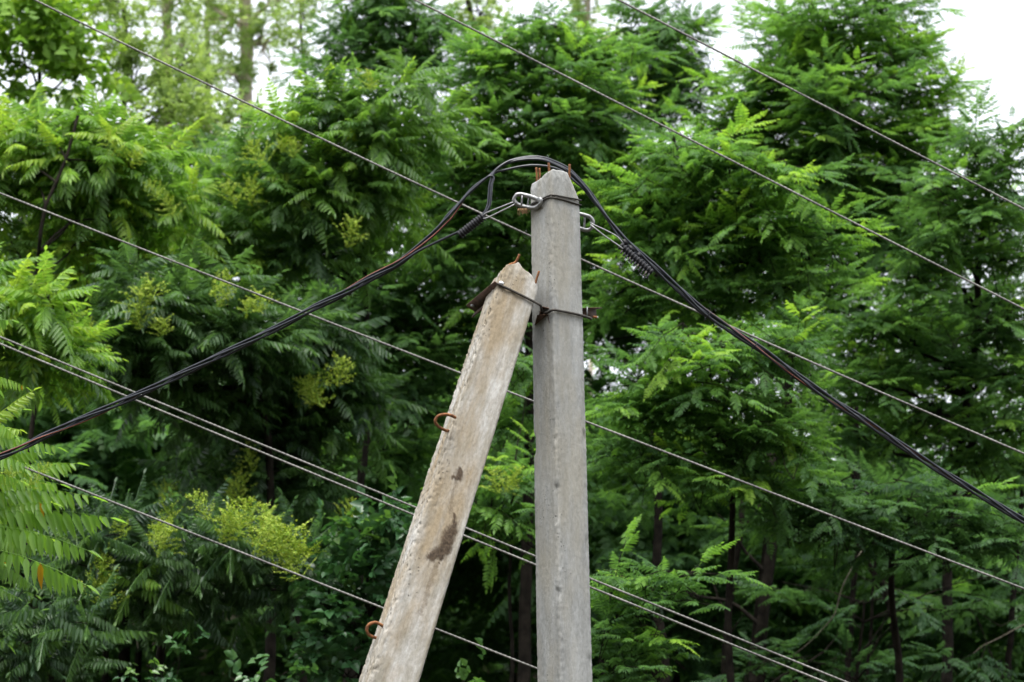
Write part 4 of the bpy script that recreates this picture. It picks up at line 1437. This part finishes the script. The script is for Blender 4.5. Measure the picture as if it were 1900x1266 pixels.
for i, (lab, kd, cx, bl, (tx, dep)) in enumerate(BACK):
    tree('woodland_tree', lab, 'tree', kd, [(a, b, rx, ry, dep) for a, b, rx, ry in bl],
         [(tx, bl[0][1] - 40, dep + .3), (tx + 8, 800, dep + .3), (tx - 5, 1266, dep + .3)], .05, 300 + i, L=.42 if kd == 'ail' else .30, lai=4.0, young=.35, far=True,
 tint0=.33, group=gb, twigs=14, gap=-.15)

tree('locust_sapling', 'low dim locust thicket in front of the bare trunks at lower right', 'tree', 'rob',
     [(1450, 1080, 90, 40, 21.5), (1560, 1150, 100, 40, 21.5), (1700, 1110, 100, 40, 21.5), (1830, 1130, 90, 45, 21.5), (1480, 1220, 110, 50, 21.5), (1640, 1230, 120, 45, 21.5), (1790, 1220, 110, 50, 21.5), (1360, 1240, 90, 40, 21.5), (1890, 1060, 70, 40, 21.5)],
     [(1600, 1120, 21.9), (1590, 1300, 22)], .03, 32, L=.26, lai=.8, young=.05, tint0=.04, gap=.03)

# bare trunks in the dark, lower right
gd = 'bare dark trunks at lower right'
for i, (lab, pts, dep, r0_) in enumerate([
        ('thickest bare dark trunk, rising below the low canopy at lower right', [(1436, 940), (1425, 1060), (1412, 1180), (1400, 1300)], 22, .085),
        ('slanting bare trunk left of the thickest one at lower right', [(1376, 960), (1362, 1060), (1348, 1180), (1345, 1300)], 24, .055),
        ('slim upright bare trunk right of the thickest one', [(1592, 990), (1584, 1080), (1578, 1180), (1574, 1300)], 23, .045),
        ('thin bare stem standing close beside the slim upright trunk', [(1626, 990), (1620, 1080), (1616, 1180), (1610, 1300)], 23.5, .025),
        ('crooked bare trunk with side boughs under the low canopy', [(1600, 1010), (1640, 1090), (1655, 1150), (1670, 1300)], 24, .05),
        ('bare trunk with a fork near the right edge', [(1880, 1100), (1876, 1180), (1872, 1300)], 23, .05)]):
    rg = np.random.default_rng(400 + i)
    top = [np.array(P(x, y, dep)) for x, y in pts]
    g = np.array([top[-1][0], top[-1][1], tz(top[-1][0], top[-1][1]) - .1])
    up_ = np.array(P(pts[0][0] + rg.uniform(-30, 30), pts[0][1] - 260, dep + .3))
    path = cr([up_] + top + [g], 40)
    root = thing('bare_tree', lab, 'tree', tuple(g), gd)
    v, f = tube(path, np.linspace(r0_ * .42, r0_ * .85, 40), 9, cap=False)
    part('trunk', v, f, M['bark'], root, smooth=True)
    for k in range(4):
        a = path[rg.integers(4, 22)]
        b = a + np.array([rg.uniform(-1, 1) * .9, rg.uniform(-.3, .3), rg.uniform(.3, .8)])
        q = limb_path(a, b, rg, 9, .1)
        v, f = tube(q, np.linspace(r0_ * .25, .003, 9), 6, cap=False)
        part('bough', v, f, M['bark'], root, smooth=True)

# pale dead twigs
gq = 'pale dead twigs in the dark wood'
for lab, pts, dep, r in (
        ('long curved pale dead branch in the dark under the low canopy', [(1600, 1020), (1568, 1085), (1545, 1140), (1515, 1182), (1470, 1215)], 20.5, .0055),
        ('pale dead twig near the right edge at the bottom', [(1905, 1155), (1870, 1175), (1830, 1195), (1805, 1215)], 20.5, .005),
        ('thin pale dead twig hanging in the dark at the bottom left', [(245, 1140), (252, 1175), (256, 1205)], 19.5, .005),
        ('forked pale twig in the dark left of the lifting loop', [(735, 730), (700, 790), (665, 845)], 22.5, .007)):
    q = cr(pv([(x, y, dep) for x, y in pts]), 16)
    q = q + np.array([[n3(p[0] * 4, p[2] * 4, 1) * .03, 0, n3(p[0] * 4, p[2] * 4, 5) * .03] for p in q])
    v, f = tube(q, np.linspace(r, r * .6, 16), 6)
    tag(part('dead_twig', v, f, M['twig'], loc=tuple(q[-1]), smooth=True), lab, 'twig', gq)


# undergrowth and far woodland, one mass each
def undergrowth():
    rg = np.random.default_rng(900)
    c = Crown()
    for k in range(8000):
        y = 17.5 + 30 * rg.random() ** 1.1
        x = rg.uniform(-.32, .32) * y
        z = tz(x, y)
        hh = abs(rg.normal(0, .4)) + .03
        az = rg.uniform(0, 6.28)
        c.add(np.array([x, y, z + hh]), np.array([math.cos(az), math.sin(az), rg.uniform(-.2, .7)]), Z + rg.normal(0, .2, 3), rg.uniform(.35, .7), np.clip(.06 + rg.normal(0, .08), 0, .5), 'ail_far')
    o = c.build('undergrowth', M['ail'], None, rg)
    tag(o, 'dense dark undergrowth covering the slope beneath the trees', 'undergrowth', kind='stuff')


def far_wood():
    """closed canopy of the wood up the slope, with thinner leaves below it"""
    rg = np.random.default_rng(901)
    c = Crown()
    for k in range(520):
        y = rg.uniform(25, 62)
        x = rg.uniform(-.40, .40) * y
        zg = tz(x, y)
        el = 13.6 + 3.0 * (-x / (.3 * y)) + .8 * n3(x * .3, y * .1, 0)
        zmax = min(CAMZ + y * math.tan(math.radians(el)), zg + 8.5)
        if zmax < zg + .5:
            continue
        top = k % 4 != 0
        cz = zmax - .7 - rg.random() * .8 if top else zg + rg.random() * max(.3, zmax - zg - 1.5)
        fill(c, (np.array([x, y, cz]), np.array([1.9, 1.9, .75])), 'rob', .62, 2.6 if top else 1.4, rg, -.25, .2, True, 0, .22)
    o = c.build('far_wood', M['rob'], None, rg)
    tag(o, 'far mass of dark woodland on the hillside behind the trees', 'woodland', kind='stuff')


undergrowth()
far_wood()
print('QUADS', STAT['q'], sum(len(o.data.polygons) for o in C.objects if o.type == 'MESH'))
